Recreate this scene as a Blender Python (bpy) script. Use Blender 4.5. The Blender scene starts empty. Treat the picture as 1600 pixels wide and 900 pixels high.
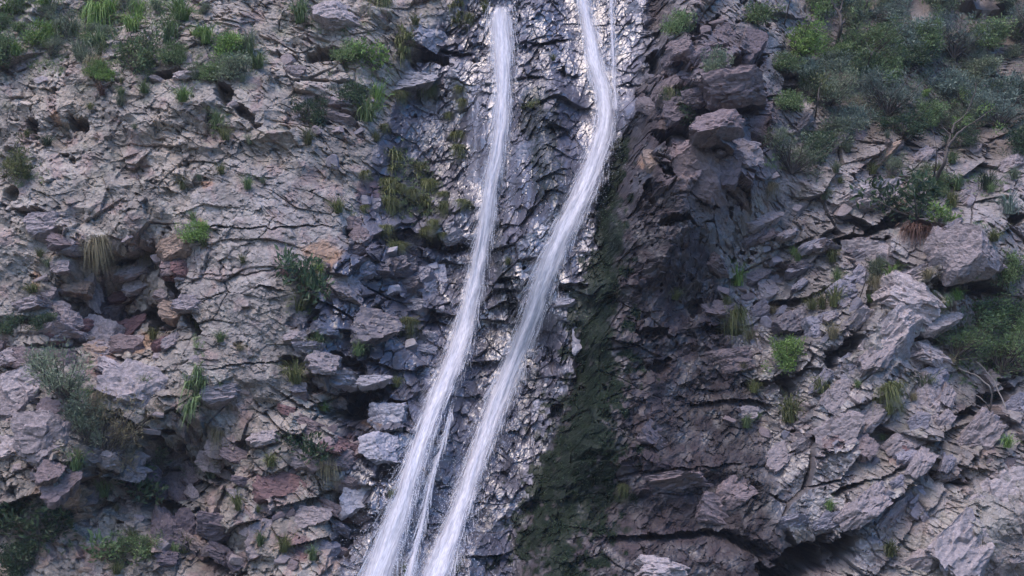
import bpy, math, random
import numpy as np
from mathutils import Vector, Matrix

f4 = np.float32
random.seed(7)
NR = np.random.RandomState(11)
scene = bpy.context.scene
COL = scene.collection
R = math.radians

# ------------------------------------------------------------------ camera, sky, sun, exposure
CAM_LOC = np.array([0.0, -36.5, 3.0])
AIM = np.array([0.0, 0.0, 11.0])            # middle of the cliff face in view
FRAME_W = 32.0                              # metres of cliff across the frame
_dist = float(np.linalg.norm(AIM - CAM_LOC))
cam_d = bpy.data.cameras.new('camera')
cam = bpy.data.objects.new('camera', cam_d)
COL.objects.link(cam)
cam.location = CAM_LOC
cam.rotation_euler = Vector(AIM - CAM_LOC).to_track_quat('-Z', 'Y').to_euler()
cam_d.sensor_width = 36.0
cam_d.lens = 36.0 / FRAME_W * _dist
cam_d.clip_end = 3000
scene.camera = cam
FWD = (AIM - CAM_LOC) / _dist
RIGHT = np.array([1.0, 0, 0])
UP = np.cross(RIGHT, FWD)
FOC = 1600.0 * _dist / FRAME_W


def project(P):
    """world point(s) -> photograph pixels (1600 x 900) and depth"""
    d = P - CAM_LOC
    z = d @ FWD
    return 800 + FOC * (d @ RIGHT) / z, 450 - FOC * (d @ UP) / z, z


HAZE = 0.0005
SUN_EL, SUN_AZ = R(58), R(205)              # an overcast day: a weak, very soft sun high on the left, in front of the face
world = bpy.data.worlds.new('World')
scene.world = world
world.use_nodes = True
wn = world.node_tree.nodes
wl = world.node_tree.links
bg = wn['Background']
sky = wn.new('ShaderNodeTexSky')
sky.sky_type = 'NISHITA'
sky.sun_disc = False
sky.sun_elevation = SUN_EL
sky.sun_rotation = SUN_AZ
sky.air_density = 1.0
sky.dust_density = 3.5
sky.ozone_density = 2.0
hsv = wn.new('ShaderNodeHueSaturation')
hsv.inputs['Saturation'].default_value = 2.05
hsv.inputs['Value'].default_value = 1.0
wl.new(sky.outputs['Color'], hsv.inputs['Color'])
wl.new(hsv.outputs['Color'], bg.inputs['Color'])
bg.inputs['Strength'].default_value = 0.15

sun_d = bpy.data.lights.new('sun', 'SUN')
sun_d.energy = 0.5
sun_d.angle = R(25)
sun_d.color = (1.0, 0.97, 0.96)
sun = bpy.data.objects.new('sun', sun_d)
COL.objects.link(sun)
# direction towards the sun: Nishita's rotation runs from +Y, clockwise seen from above
_sd = Vector((math.sin(SUN_AZ) * math.cos(SUN_EL), math.cos(SUN_AZ) * math.cos(SUN_EL), math.sin(SUN_EL)))
sun.rotation_euler = _sd.to_track_quat('Z', 'Y').to_euler()
sun.location = (0, -20, 60)

scene.view_settings.view_transform = 'Standard'
scene.view_settings.look = 'None'
scene.view_settings.exposure = 1.12
scene.view_settings.gamma = 1.0
scene.cycles.max_bounces = 5
scene.cycles.diffuse_bounces = 3
scene.cycles.transparent_max_bounces = 16

# ------------------------------------------------------------------ small numpy toolbox
TAB = 256
_T = np.random.RandomState(3).rand(12, TAB, TAB).astype(f4)


def vnoise(x, y, seed=0):
    """gradient-free smooth value noise, -1..1"""
    xi = np.floor(x); yi = np.floor(y)
    fx = (x - xi).astype(f4); fy = (y - yi).astype(f4)
    i = xi.astype(np.int32) + seed * 57; j = yi.astype(np.int32) + seed * 101
    T = _T[seed % 12]
    u = fx * fx * fx * (fx * (fx * 6 - 15) + 10); v = fy * fy * fy * (fy * (fy * 6 - 15) + 10)
    a = T[i & 255, j & 255]; b = T[(i + 1) & 255, j & 255]
    c = T[i & 255, (j + 1) & 255]; d = T[(i + 1) & 255, (j + 1) & 255]
    return ((a + (b - a) * u) * (1 - v) + (c + (d - c) * u) * v) * 2 - 1


def fbm(x, y, oct=4, seed=0, gain=0.5):
    s = np.zeros(np.shape(x), f4); a = 1.0; t = 0.0
    for o in range(oct):
        s += a * vnoise(x * 2 ** o * 1.03 + o * 7.3, y * 2 ** o * 0.98 - o * 3.1, seed + o)
        t += a; a *= gain
    return s / t


def voro(x, y, seed=0):
    xi = np.floor(x).astype(np.int32); yi = np.floor(y).astype(np.int32)
    fx = (x - xi).astype(f4); fy = (y - yi).astype(f4)
    xi = xi + seed * 37; yi = yi + seed * 91
    JX, JY = _T[(seed * 2) % 12], _T[(seed * 2 + 1) % 12]
    n = x.shape
    F1 = np.full(n, 9, f4); F2 = np.full(n, 9, f4)
    ci = np.zeros(n, np.int32); cj = np.zeros(n, np.int32)
    dx = np.zeros(n, f4); dy = np.zeros(n, f4)
    for a in (-1, 0, 1):
        for b in (-1, 0, 1):
            i = (xi + a) & 255; j = (yi + b) & 255
            px = fx - a - JX[i, j]; py = fy - b - JY[i, j]
            d = px * px + py * py
            m = d < F1
            F2 = np.where(m, F1, np.minimum(F2, d))
            F1 = np.where(m, d, F1)
            ci = np.where(m, i, ci); cj = np.where(m, j, cj)
            dx = np.where(m, px, dx); dy = np.where(m, py, dy)
    return np.sqrt(F1), np.sqrt(F2), ci, cj, dx, dy


def scoop(x, y, grad, k, seed=0):
    """conchoidal fracture: shallow scoops that meet in sharp ridges; returns height and the winning cell"""
    xi = np.floor(x).astype(np.int32); yi = np.floor(y).astype(np.int32)
    fx = (x - xi).astype(f4); fy = (y - yi).astype(f4)
    xi = xi + seed * 37; yi = yi + seed * 91
    JX, JY = _T[(seed * 2) % 12], _T[(seed * 2 + 1) % 12]
    GX, GY = _T[(seed + 5) % 12], _T[(seed + 7) % 12]
    best = np.full(x.shape, 1e9, f4); ci = np.zeros(x.shape, np.int32); cj = np.zeros(x.shape, np.int32)
    for a in (-1, 0, 1):
        for b in (-1, 0, 1):
            i = (xi + a) & 255; j = (yi + b) & 255
            px = fx - a - JX[i, j]; py = fy - b - JY[i, j]
            v = grad * ((GX[i, j] * 2 - 1) * px + (GY[i, j] * 2 - 1) * py) + k * (px * px + py * py)
            m = v < best
            best = np.where(m, v, best); ci = np.where(m, i, ci); cj = np.where(m, j, cj)
    return best, ci, cj


def sstep(a, b, x):
    t = np.clip((x - a) / (b - a), 0, 1)
    return t * t * (3 - 2 * t)


def gauss(px, py, cx, cy, rx, ry, rot=0.0):
    c, s = math.cos(R(rot)), math.sin(R(rot))
    x = px - cx; y = -(py - cy)
    u = (x * c + y * s) / rx; v = (-x * s + y * c) / ry
    return np.exp(-(u * u + v * v))


def xcurve(py, pts):
    """x of a boundary running down the face, at height py"""
    p = np.array(pts, float)
    return np.interp(py, p[:, 1], p[:, 0])


def polydist(px, py, pts):
    """distance (pixels) to a polyline and signed side (+ above for one listed left to right)"""
    best = np.full(px.shape, 1e9, f4); side = np.ones(px.shape, f4)
    for (x0, y0), (x1, y1) in zip(pts[:-1], pts[1:]):
        dx, dy = x1 - x0, y1 - y0
        L = dx * dx + dy * dy
        t = np.clip(((px - x0) * dx + (py - y0) * dy) / L, 0, 1)
        ex = px - (x0 + t * dx); ey = py - (y0 + t * dy)
        d = np.sqrt(ex * ex + ey * ey)
        m = d < best
        cr = dx * (py - y0) - dy * (px - x0)
        side = np.where(m, np.where(cr < 0, 1.0, -1.0), side)
        best = np.where(m, d, best)
    return best.astype(f4), side.astype(f4)


# ------------------------------------------------------------------ the cliff face: a dense height field on a leaning plane
LEAN = R(13)
SDIR = np.array([1.0, 0, 0]); TDIR = np.array([0, math.sin(LEAN), math.cos(LEAN)])
NDIR = np.array([0, -math.cos(LEAN), math.sin(LEAN)])     # out of the rock, towards the valley


def axis(lo, hi, step, lo2, hi2):
    a = list(np.arange(lo, hi, step))
    d = step; x = a[-1]
    while x < hi2:
        d *= 1.14; x += d; a.append(x)
    d = step; x = a[0]; pre = []
    while x > lo2:
        d *= 1.14; x -= d; pre.append(x)
    return np.array(pre[::-1] + a)


sa = axis(-17.4, 17.4, 0.0295, -32, 32)
ta = axis(-9.8, 11.4, 0.029, -11.6, 18)
NS, NT = len(sa), len(ta)
S, T = np.meshgrid(sa, ta)
S = S.astype(f4); T = T.astype(f4)


def plane_px(H=0.0):
    P = AIM + S[..., None] * SDIR + T[..., None] * TDIR + (H * np.ones_like(S))[..., None] * NDIR
    a, b, _ = project(P)
    return a.astype(f4), b.astype(f4)


# large shapes of the face (metres, + towards the valley)
BIG = [  # cx, cy, rx, ry, rot, amp
    (400, 420, 170, 330, 8, 1.15),      # dry buttress left of the falls
    (120, 330, 200, 120, 10, 0.6),
    (120, 700, 150, 90, -10, 0.9),
    (165, 470, 60, 65, -20, -2.6),
    (255, 470, 25, 70, -25, -.9),      # hollow under the ledge
    (255, 745, 80, 55, 20, -2.2),
    (310, 850, 60, 40, -40, -1.2),
    (545, 635, 30, 26, 0, -1.1),
    (535, 800, 25, 40, 0, -1.0),
    (250, 90, 260, 60, 10, 0.5),
    (540, 180, 80, 130, 0, 0.25),
    (590, 640, 60, 70, 20, -0.4),
    (700, 180, 70, 240, -10, -0.9),     # gully of the falls
    (750, 520, 120, 460, 16, -2.0),
    (860, 240, 40, 200, 0, 0.45),
    (985, 110, 50, 150, 0, 0.15),
    (1120, 200, 110, 150, 10, 1.7),     # the right wall stands out above and draws back below
    (1080, 600, 130, 190, 0, -1.0),
    (1040, 330, 60, 120, -10, .9),
    (1020, 760, 140, 110, 0, 0.25),
    (1090, 870, 90, 40, 0, 0.4),
    (1260, 880, 60, 35, 25, -.9),
    (1330, 400, 130, 90, 30, 0.5),
    (1420, 520, 140, 70, 45, 0.9),
    (1520, 400, 60, 55, 10, 1.1),
    (1420, 760, 200, 110, 42, 0.8),
    (1200, 420, 90, 80, 0, -0.5),
    (1560, 560, 80, 90, 0, -0.9),
]
gx0, gy0 = plane_px(0.0)


def bigshape(px, py):
    H = np.zeros(px.shape, f4)
    for cx, cy, rx, ry, rot, a in BIG:
        H += a * gauss(px, py, cx, cy, rx, ry, rot)
    # upper corners fall back to gentler, planted slopes
    H -= 3.6 * sstep(0, 1, np.clip((px - 1080) / 420, 0, 1) * np.clip((330 - py) / 330, 0, 1.6))
    H -= 0.9 * sstep(0, 1, np.clip((420 - px) / 420, 0, 1) * np.clip((120 - py) / 200, 0, 1.3))
    xc = 14 * fbm(px / 30, py / 40, 3, 9) + xcurve(py, [(1025, -50), (1018, 100), (985, 180), (945, 300), (920, 450), (893, 620), (835, 760), (800, 950)])
    H += 1.25 * sstep(0, 55, px - xc) * (1 - sstep(60, 330, px - xc)) * (1 - .5 * sstep(600, 900, py))
    H += 0.55 * fbm(px / 150, py / 150, 3, 2)
    return H


H1 = bigshape(gx0, gy0)
for _ in range(2):
    PX, PY = plane_px(H1)
    H1 = bigshape(PX, PY)
PX, PY = plane_px(H1)

# region weights, edges broken up by noise
wob = 26 * fbm(PX / 60, PY / 60, 4, 5)
qx = PX + wob
b_left = xcurve(PY, [(700, 0), (640, 110), (575, 230), (545, 400), (470, 480), (520, 640), (520, 900)])
b_cen = xcurve(PY, [(1025, 0), (1018, 100), (985, 180), (945, 300), (920, 450), (893, 620), (835, 760), (815, 900)])
b_dark = xcurve(PY, [(1030, 0), (1035, 180), (1060, 300), (1120, 420), (1160, 600), (1190, 750), (1250, 900)])
wL = 1 - sstep(-14, 14, qx - b_left)
wob2 = 30 * fbm(PX / 22, PY / 34, 4, 8)
ec = sstep(-14, 14, PX + wob2 - b_cen)
wC = sstep(-14, 14, qx - b_left) * (1 - ec)
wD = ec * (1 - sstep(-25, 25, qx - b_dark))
wR = ec * sstep(-25, 25, qx - b_dark)
wSlab = wL * sstep(0.35, 0.6, np.maximum(gauss(PX, PY, 400, 440, 165, 210, 5), 0.9 * gauss(PX, PY, 440, 330, 130, 70)) + 0.15 * wob / 26)
wL = wL - wSlab
wBl = wR * sstep(0.35, 0.6, gauss(PX, PY, 1120, 190, 120, 190) + 0.15 * wob / 26)    # big blocks of the upper right wall
wR = wR - wBl

# per domain: bedding angle, aspect, layers (cell m, step, tilt, crack depth, crack width), lean of facets (outwards down the face)
# layers: cell, step, tilt, crack depth, crack width, turn from the bedding; a step of None is a fracture of scoops
DOM = {
    'L': (wL, 16, 1.35, [(2.6, None, .50, .26, 0, 0), (1.0, .07, .22, .16, .03, 6), (0.55, None, .85, .50, 0, -30), (0.25, .040, .70, .05, .08, -50, 2.0), (0.12, .022, .75, .0, .1, -56, 2.2)], -0.10, 0.15),
    'S': (wSlab, -5, 1.9, [(2.2, None, .26, .16, 0, 0), (0.8, .05, .12, .15, .03, 4), (0.45, None, .30, .2, 0, -20), (0.20, .018, .40, .03, .07, -36, 2.2), (0.11, .010, .5, .0, .1, -44, 2.2)], -0.10, 0.15),
    'C': (wC, 72, 1.5, [(1.7, None, .60, .34, 0, 0), (0.95, .18, .26, .12, .03, -72), (0.46, None, .46, .30, 0, 10), (0.26, .030, .36, .05, .06, 4, 3.0), (0.12, .007, .26, .0, .1, -4, 3.4)], -0.26, 0.25),
    'D': (wD, -8, 1.8, [(2.4, None, .40, .24, 0, 0), (0.9, .13, .30, .20, .03, 5), (0.50, None, .62, .40, 0, 60), (0.22, .040, .75, .03, .07, 50, 1.8), (0.12, .022, .8, .0, .1, 60, 2)], 0.02, 0.15),
    'B': (wBl, 24, 1.3, [(2.0, .30, .36, .34, .03, 0), (0.95, .14, .34, .16, .03, 10), (0.50, None, .38, .30, 0, -50), (0.22, .030, .5, .03, .07, -60, 1.8), (0.12, .020, .7, .0, .1, -60, 2)], -0.08, 0.15),
    'R': (wR, 41, 1.8, [(2.1, None, .50, .30, 0, 0), (1.25, .16, .26, .24, .025, 4), (0.60, None, .55, .36, 0, -60), (0.24, .036, .60, .06, .08, -82, 1.9), (0.12, .022, .75, .0, .1, -84, 2.1)], -0.14, 0.15),
}
BROKEN = np.clip(gauss(PX, PY, 180, 470, 130, 90) + gauss(PX, PY, 120, 720, 190, 140) + gauss(PX, PY, 330, 820, 120, 110) + gauss(PX, PY, 540, 660, 80, 190) + .8 * gauss(PX, PY, 600, 420, 60, 120)
                 + .8 * gauss(PX, PY, 1260, 440, 90, 90) + .6 * gauss(PX, PY, 1330, 720, 120, 110) + .7 * gauss(PX, PY, 1090, 180, 70, 130) + .8 * gauss(PX, PY, 520, 150, 70, 80) + .6 * gauss(PX, PY, 60, 70, 110, 70), 0, 1)
H2 = np.zeros_like(S)
TONE = np.zeros_like(S)         # stone to stone colour differences, -1..1
RUST = np.zeros_like(S)
for k, (nm, (w, ang, asp, layers, lean, warp)) in enumerate(DOM.items()):
    m = w > 0.002
    s, t = S[m], T[m]
    h = np.zeros(s.shape, f4); tone = np.zeros(s.shape, f4)
    for L, (sz, off, grad, cd, cw, da, *ex) in enumerate(layers):
        asp_ = ex[0] if ex else asp
        c, sn = math.cos(R(ang + da)), math.sin(R(ang + da))
        p = s * c + t * sn; q = -s * sn + t * c
        bp, bq = lean * sn, lean * c
        sd = k * 5 + L + 1
        wx = warp * 0.5 * fbm(p / sz * 1.3, q / sz * 1.3, 2, sd)
        wy = warp * 0.5 * fbm(p / sz * 1.3 + 9.1, q / sz * 1.3 + 4.7, 2, sd + 3)
        amp = 1.0 if L == 0 else (.16 + .95 * sstep(-.3, .45, fbm(s / (3.2 * sz) + 5 * L, t / (3.2 * sz), 2, sd + 2)))
        if off is None:
            v, ci, cj = scoop(p / (sz * asp_) + wx, q / sz + wy, grad, cd, sd)
            h += amp * sz * v
            tone += (_T[(sd + 8) % 12][ci, cj] * 2 - 1) * .3
            continue
        F1, F2, ci, cj, dx, dy = voro(p / (sz * asp_) + wx, q / sz + wy, sd)
        r0 = _T[(sd + 4) % 12][ci, cj] * 2 - 1
        r1 = _T[(sd + 5) % 12][ci, cj] * 2 - 1
        r2 = _T[(sd + 7) % 12][ci, cj] * 2 - 1
        r3 = _T[(sd + 8) % 12][ci, cj] * 2 - 1
        bz = BROKEN[m] * (1.0 if L < 2 else .35)
        h += off * r0 * amp * (1 + 2.2 * bz) + amp * (1 + .9 * bz) * ((grad * r1 * 0.7 + bp) * dx * sz * asp_ + (grad * r2 + bq) * dy * sz)
        if cd:
            h -= cd * amp * (1 + 2.8 * bz) * np.clip(r3 + .5, 0, 1.5) * (1 - sstep(0, 1, (F2 - F1) / (cw * (1 + 3.0 * bz))))
        tone += r3 * (.4, .4, .3, .32, .25)[L]
    rough = fbm(s / 0.5, t / 0.5, 4, k + 2, 0.55)
    h += 0.05 * rough + 0.035 * fbm(s / 0.16, t / 0.13, 3, k + 5, 0.6) + 0.10 * (np.abs(fbm(s / 1.5 + t * .2, t / 1.2, 4, k + 6)) - 0.25)
    H2[m] += w[m] * h
    TONE[m] += w[m] * tone

# ledges with an overhang, and clefts, where the photograph has them: points, out above, reach, in below, reach
LEDGE = [
    ([(22, 190), (70, 197), (120, 190), (160, 165), (230, 125), (265, 112), (300, 116), (335, 92)], .42, .9, .6, .32),
    ([(325, 92), (345, 130), (370, 165), (412, 192)], .25, .6, .7, .22),
    ([(478, 82), (520, 64), (572, 60)], .45, .7, .6, .30),
    ([(500, 168), (528, 176), (556, 170)], .32, .5, .6, .26),
    ([(500, 190), (530, 200), (552, 200)], .2, .4, .4, .18),
    ([(635, 70), (690, 75), (730, 80)], .25, .5, .35, .2),
    ([(20, 330), (45, 326), (65, 334)], .2, .5, .5, .2),
    ([(112, 385), (150, 398), (215, 398)], .3, .7, .95, .5),
    ([(90, 462), (118, 474), (145, 492)], .25, .5, .8, .35),
    ([(195, 490), (235, 480), (262, 500)], .2, .4, .6, .3),
    ([(150, 545), (190, 560), (215, 575)], .1, .4, .45, .25),
    ([(300, 350), (380, 353), (520, 352)], .08, .5, .12, .08),
    ([(270, 305), (360, 318), (440, 330)], .06, .4, .10, .08),
    ([(400, 448), (440, 452)], .1, .5, .2, .12),
    ([(290, 425), (350, 428), (430, 420)], .06, .5, .08, .08),
    ([(330, 575), (400, 565), (470, 560)], .1, .5, .15, .1),
    ([(560, 385), (600, 362), (640, 358), (690, 385), (740, 376)], .3, .6, .6, .3),
    ([(620, 500), (690, 500), (720, 508)], .18, .5, .25, .15),
    ([(450, 525), (500, 575), (560, 610)], .2, .5, .5, .22),
    ([(520, 612), (560, 612), (600, 604)], .3, .5, .9, .45),
    ([(545, 668), (590, 675), (630, 668)], .2, .5, .4, .22),
    ([(440, 615), (480, 640), (520, 650)], .2, .5, .45, .25),
    ([(30, 690), (80, 715), (120, 720)], .3, .8, .8, .38),
    ([(160, 650), (215, 670), (255, 700)], .3, .7, .9, .42),
    ([(235, 735), (300, 745), (345, 770)], .2, .5, .7, .4),
    ([(75, 800), (120, 805), (160, 785)], .25, .5, .5, .22),
    ([(255, 850), (300, 880), (330, 899)], .2, .5, .5, .3),
    ([(530, 800), (560, 815), (590, 800)], .25, .5, .6, .3),
    ([(825, 65), (850, 62), (880, 58)], .15, .4, .2, .15),
    ([(1085, 165), (1140, 168), (1200, 150)], .45, .9, .5, .3),
    ([(1030, 112), (1060, 98), (1075, 70)], .25, .5, .6, .25),
    ([(1040, 250), (1075, 265), (1110, 235)], .35, .7, .6, .3),
    ([(1035, 345), (1060, 340), (1072, 335)], .2, .5, .3, .2),
    ([(1090, 512), (1120, 506), (1145, 508)], .25, .6, .4, .22),
    ([(1085, 630), (1140, 622), (1200, 628)], .25, .6, .4, .22),
    ([(955, 545), (1010, 530), (1080, 520)], .12, .6, .15, .12),
    ([(960, 746), (1000, 736), (1060, 730), (1150, 722)], .12, .7, .22, .12),
    ([(1020, 772), (1080, 770), (1130, 776)], .06, .5, .12, .08),
    ([(960, 838), (1060, 832), (1110, 822), (1160, 850)], .3, .9, .55, .35),
    ([(1310, 322), (1365, 352), (1405, 322)], .45, .8, .5, .3),
    ([(1300, 375), (1330, 365), (1360, 372)], .2, .4, .5, .22),
    ([(1225, 385), (1250, 378), (1265, 372)], .2, .4, .4, .22),
    ([(1200, 470), (1260, 462), (1320, 440), (1350, 420)], .2, .5, .35, .18),
    ([(1200, 500), (1240, 510), (1262, 520)], .15, .5, .3, .2),
    ([(1318, 515), (1352, 478), (1358, 452)], .3, .6, .7, .25),
    ([(1475, 442), (1515, 440), (1560, 452)], .5, .8, .9, .45),
    ([(1436, 522), (1470, 516), (1505, 512)], .3, .6, .5, .25),
    ([(1268, 688), (1330, 632), (1400, 612)], .2, .7, .4, .14),
    ([(1280, 712), (1330, 700), (1385, 655)], .25, .6, .4, .18),
    ([(1365, 752), (1395, 742), (1430, 716)], .3, .6, .4, .16),
    ([(1315, 842), (1360, 817), (1407, 777), (1433, 752), (1478, 697)], .3, .8, .5, .14),
    ([(1387, 889), (1433, 833), (1467, 787), (1520, 730), (1540, 697), (1602, 650)], .35, .9, .6, .16),
    ([(1470, 735), (1495, 752), (1512, 745)], .2, .5, .6, .25),
    ([(1200, 900), (1240, 872), (1320, 846)], .5, 1.0, 1.4, .7),
    ([(1505, 640), (1560, 625), (1600, 600)], .2, .6, .5, .25),
    ([(1210, 600), (1240, 590), (1265, 560)], .15, .5, .35, .22),
]
PIT = [
    (790, -10, 30, 11, 0, .6),  # hollows and gaps between blocks: x, y, half sizes, turn, depth
    (160, 405, 28, 13, 5, 1.1), (207, 396, 22, 10, 5, 1.1), (120, 490, 24, 20, -30, 1.5), (172, 500, 18, 16, 0, 1.3), (238, 492, 30, 20, -10, 1.4), (278, 470, 58, 9, -60, 1.0), (40, 330, 20, 8, 0, .8),
    (315, 112, 18, 9, 0, .9), (255, 116, 28, 8, 12, .9), (350, 145, 24, 9, -55, .9), (385, 180, 34, 7, -40, .9), (500, 80, 28, 9, 10, .9), (530, 178, 26, 8, -5, .8), (40, 192, 12, 14, 0, .8), (118, 190, 16, 9, 0, .8), (10, 300, 10, 10, 0, .6),
    (75, 725, 26, 13, -8, 1.1), (215, 672, 46, 13, -28, 1.2), (262, 722, 22, 30, 10, 1.4), (18, 582, 20, 11, 10, .9), (92, 768, 24, 11, 10, 1.0), (105, 806, 32, 8, 15, .8), (250, 795, 56, 16, -20, 1.1), (315, 878, 60, 13, -32, 1.1), (300, 830, 26, 10, -40, .8), (335, 745, 16, 16, 0, .9), (372, 700, 12, 16, -30, .6), (410, 800, 9, 30, 20, .6), (100, 535, 34, 7, 10, .7), (30, 500, 20, 7, 5, .6), (195, 598, 30, 7, -20, .7), (60, 640, 10, 22, 30, .7), (160, 735, 34, 10, 10, .9), (30, 700, 16, 14, -20, .8),
    (545, 636, 34, 20, 5, 1.4), (562, 688, 22, 8, -8, .8), (545, 812, 22, 26, 10, 1.2), (528, 855, 11, 30, 0, .9), (640, 378, 42, 11, 0, 1.0), (700, 386, 30, 7, -8, .7), (660, 88, 34, 9, -8, .8), (558, 392, 14, 12, 0, .8), (552, 364, 16, 8, -20, .7), (450, 565, 18, 10, 0, .7), (542, 566, 28, 9, -20, .8), (610, 505, 30, 6, -45, .5), (480, 600, 18, 12, -20, .7), (600, 745, 14, 10, 0, .7), (460, 500, 12, 9, 0, .5),
    (800, 470, 6, 30, 15, .4), (862, 560, 5, 24, 10, .25), (900, 445, 20, 6, 0, .5), (870, 640, 10, 12, 0, .5),
    (1058, 116, 28, 15, 40, 1.1), (1032, 90, 12, 22, -30, .9), (1075, 252, 26, 15, 20, 1.1), (1162, 102, 22, 12, 10, 1.0), (1122, 170, 38, 8, -5, .9), (1060, 341, 22, 7, 10, .7), (1015, 300, 10, 26, 10, .6), (1045, 210, 14, 12, 0, .8), (1190, 215, 12, 16, -20, .7), (1095, 45, 18, 10, 30, .7),
    (1332, 540, 30, 13, 45, 1.1), (1352, 492, 46, 9, 62, 1.0), (1512, 448, 50, 13, -4, 1.4), (1482, 438, 18, 14, 0, 1.1), (1380, 356, 24, 8, 20, .9), (1402, 345, 22, 15, 30, 1.2), (1240, 132, 14, 26, 20, 1.0), (1270, 98, 26, 9, 0, .8), (1450, 530, 26, 8, -10, .9), (1516, 650, 22, 8, 10, .8), (1255, 880, 74, 26, 25, 1.6), (1230, 598, 12, 18, 20, .7), (1340, 372, 20, 7, 15, .8), (1300, 366, 14, 6, 10, .6), (1030, 572, 16, 9, 30, .4), (1020, 520, 20, 6, 10, .6), (1182, 601, 20, 6, 0, .7), (1140, 517, 26, 5, 0, .7), (1085, 480, 12, 14, 0, .5), (1165, 848, 46, 9, -22, .9), (1070, 838, 60, 6, 4, .7), (1500, 752, 20, 11, -20, 1.0), (1432, 722, 24, 5, 35, .7), (1562, 620, 34, 13, 10, 1.2), (1585, 565, 28, 26, 0, 1.2), (1250, 470, 30, 6, 10, .6), (1270, 520, 22, 8, -10, .7), (1225, 430, 20, 7, 20, .6), (1300, 560, 14, 12, 40, .7), (1270, 690, 24, 6, 40, .7), (1340, 760, 30, 5, 20, .6), (1590, 340, 14, 10, 0, .8), (1460, 470, 10, 12, 0, .7),
]
pn = .55 * fbm(PX / 13, PY / 11, 4, 6) + .18 * TONE
for cx, cy, rx, ry, rot, dep in PIT:
    m = (np.abs(PX - cx) < 90) & (np.abs(PY - cy) < 90)
    H2[m] -= 1.05 * dep * sstep(.34, .60, gauss(PX[m], PY[m], cx, cy, rx * 1.15, ry * 1.15, rot) + pn[m])
jx = 5 * fbm(PX / 14, PY / 14, 3, 4); jy = 5 * fbm(PX / 14 + 31, PY / 14, 3, 7)
H3 = np.zeros_like(S)
for pts, au, wu, ad, wd in LEDGE:
    xs = [q_[0] for q_ in pts]; ys = [q_[1] for q_ in pts]
    m = (PX > min(xs) - 70) & (PX < max(xs) + 70) & (PY > min(ys) - 70) & (PY < max(ys) + 70)
    d, sd = polydist(PX[m] + jx[m], PY[m] + jy[m], pts)
    if max(ys) < 340 and max(xs) < 580:
        continue
    au *= .5; wd *= .62; ad *= 1.1
    d = d / 50.0
    # fade at the two ends
    e = np.minimum(np.hypot(PX[m] - xs[0], PY[m] - ys[0]), np.hypot(PX[m] - xs[-1], PY[m] - ys[-1])) / 50
    e = 0.45 + 0.55 * sstep(0, .5, e)
    H3[m] += np.where(sd > 0, au * np.exp(-d / wu * 1.4), -1.35 * ad * np.exp(-(d / wd) ** 2)).astype(f4) * e

# film of water beside the falls smooths the rock
FALL_A = [(783, 8, 23), (782, 40, 27), (785, 60, 22), (786, 150, 15), (783, 200, 14), (776, 250, 14), (765, 300, 14), (760, 350, 15), (750, 400, 15), (741, 450, 16), (729, 500, 17), (715, 550, 19), (695, 600, 19), (673, 650, 17), (656, 700, 16), (640, 750, 16), (625, 800, 19), (607, 850, 23), (590, 900, 28), (570, 960, 34)]
FALL_B = [(905, -40, 9), (909, 0, 10), (920, 50, 13), (929, 100, 16), (938, 130, 17), (946, 160, 18), (946, 200, 17), (931, 250, 19), (912, 300, 22), (887, 350, 22), (864, 400, 21), (846, 450, 21), (830, 500, 20), (810, 550, 20), (790, 600, 21), (770, 650, 19), (752, 700, 17), (735, 750, 16), (718, 800, 17), (700, 850, 20), (680, 900, 26), (655, 960, 32)]
dA, _ = polydist(PX, PY, [(a, b) for a, b, _ in FALL_A])
dB, _ = polydist(PX, PY, [(a, b) for a, b, _ in FALL_B])
film = np.clip(0.9 * np.exp(-(np.minimum(dA, dB) / 28) ** 2) + .9 * gauss(PX, PY, 742, 190, 24, 110, 0) + .5 * gauss(PX, PY, 840, 330, 18, 110, 14) + .5 * gauss(PX, PY, 800, 300, 12, 120, 8) + .5 * gauss(PX, PY, 905, 420, 16, 110, 8) + .7 * gauss(PX, PY, 975, 90, 22, 100) + .6 * gauss(PX, PY, 905, 200, 22, 90) + .5 * gauss(PX, PY, 870, 30, 30, 40), 0, 1) * sstep(.3, .7, wC)
H2 = H2 * (1 - 0.72 * film)
H = H1 + H2 + H3 - 0.25 * film
# slight downward lean of the fine relief gives true overhangs
SHEAR = 0.36
D = H2 + 1.5 * H3
VERT = AIM + S[..., None] * SDIR + T[..., None] * TDIR + H[..., None] * NDIR - (SHEAR * D)[..., None] * TDIR
VERT = VERT.astype(f4)
FX, FY, FZ = project(VERT.astype(np.float64))

# quick look-up: picture pixel -> point of the finished cliff
GW, GH = 800, 450
gi = np.floor(FX / 2).astype(int); gj = np.floor(FY / 2).astype(int)
ok = (gi >= -20) & (gi < GW + 20) & (gj >= -20) & (gj < GH + 20)
LOOK = np.full((GH + 40, GW + 40), -1, int)
idx = np.nonzero(ok.ravel())[0]
order = idx[np.argsort(-FZ.ravel()[idx])]
LOOK[gj.ravel()[order] + 20, gi.ravel()[order] + 20] = order
VF = VERT.reshape(-1, 3)


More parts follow.
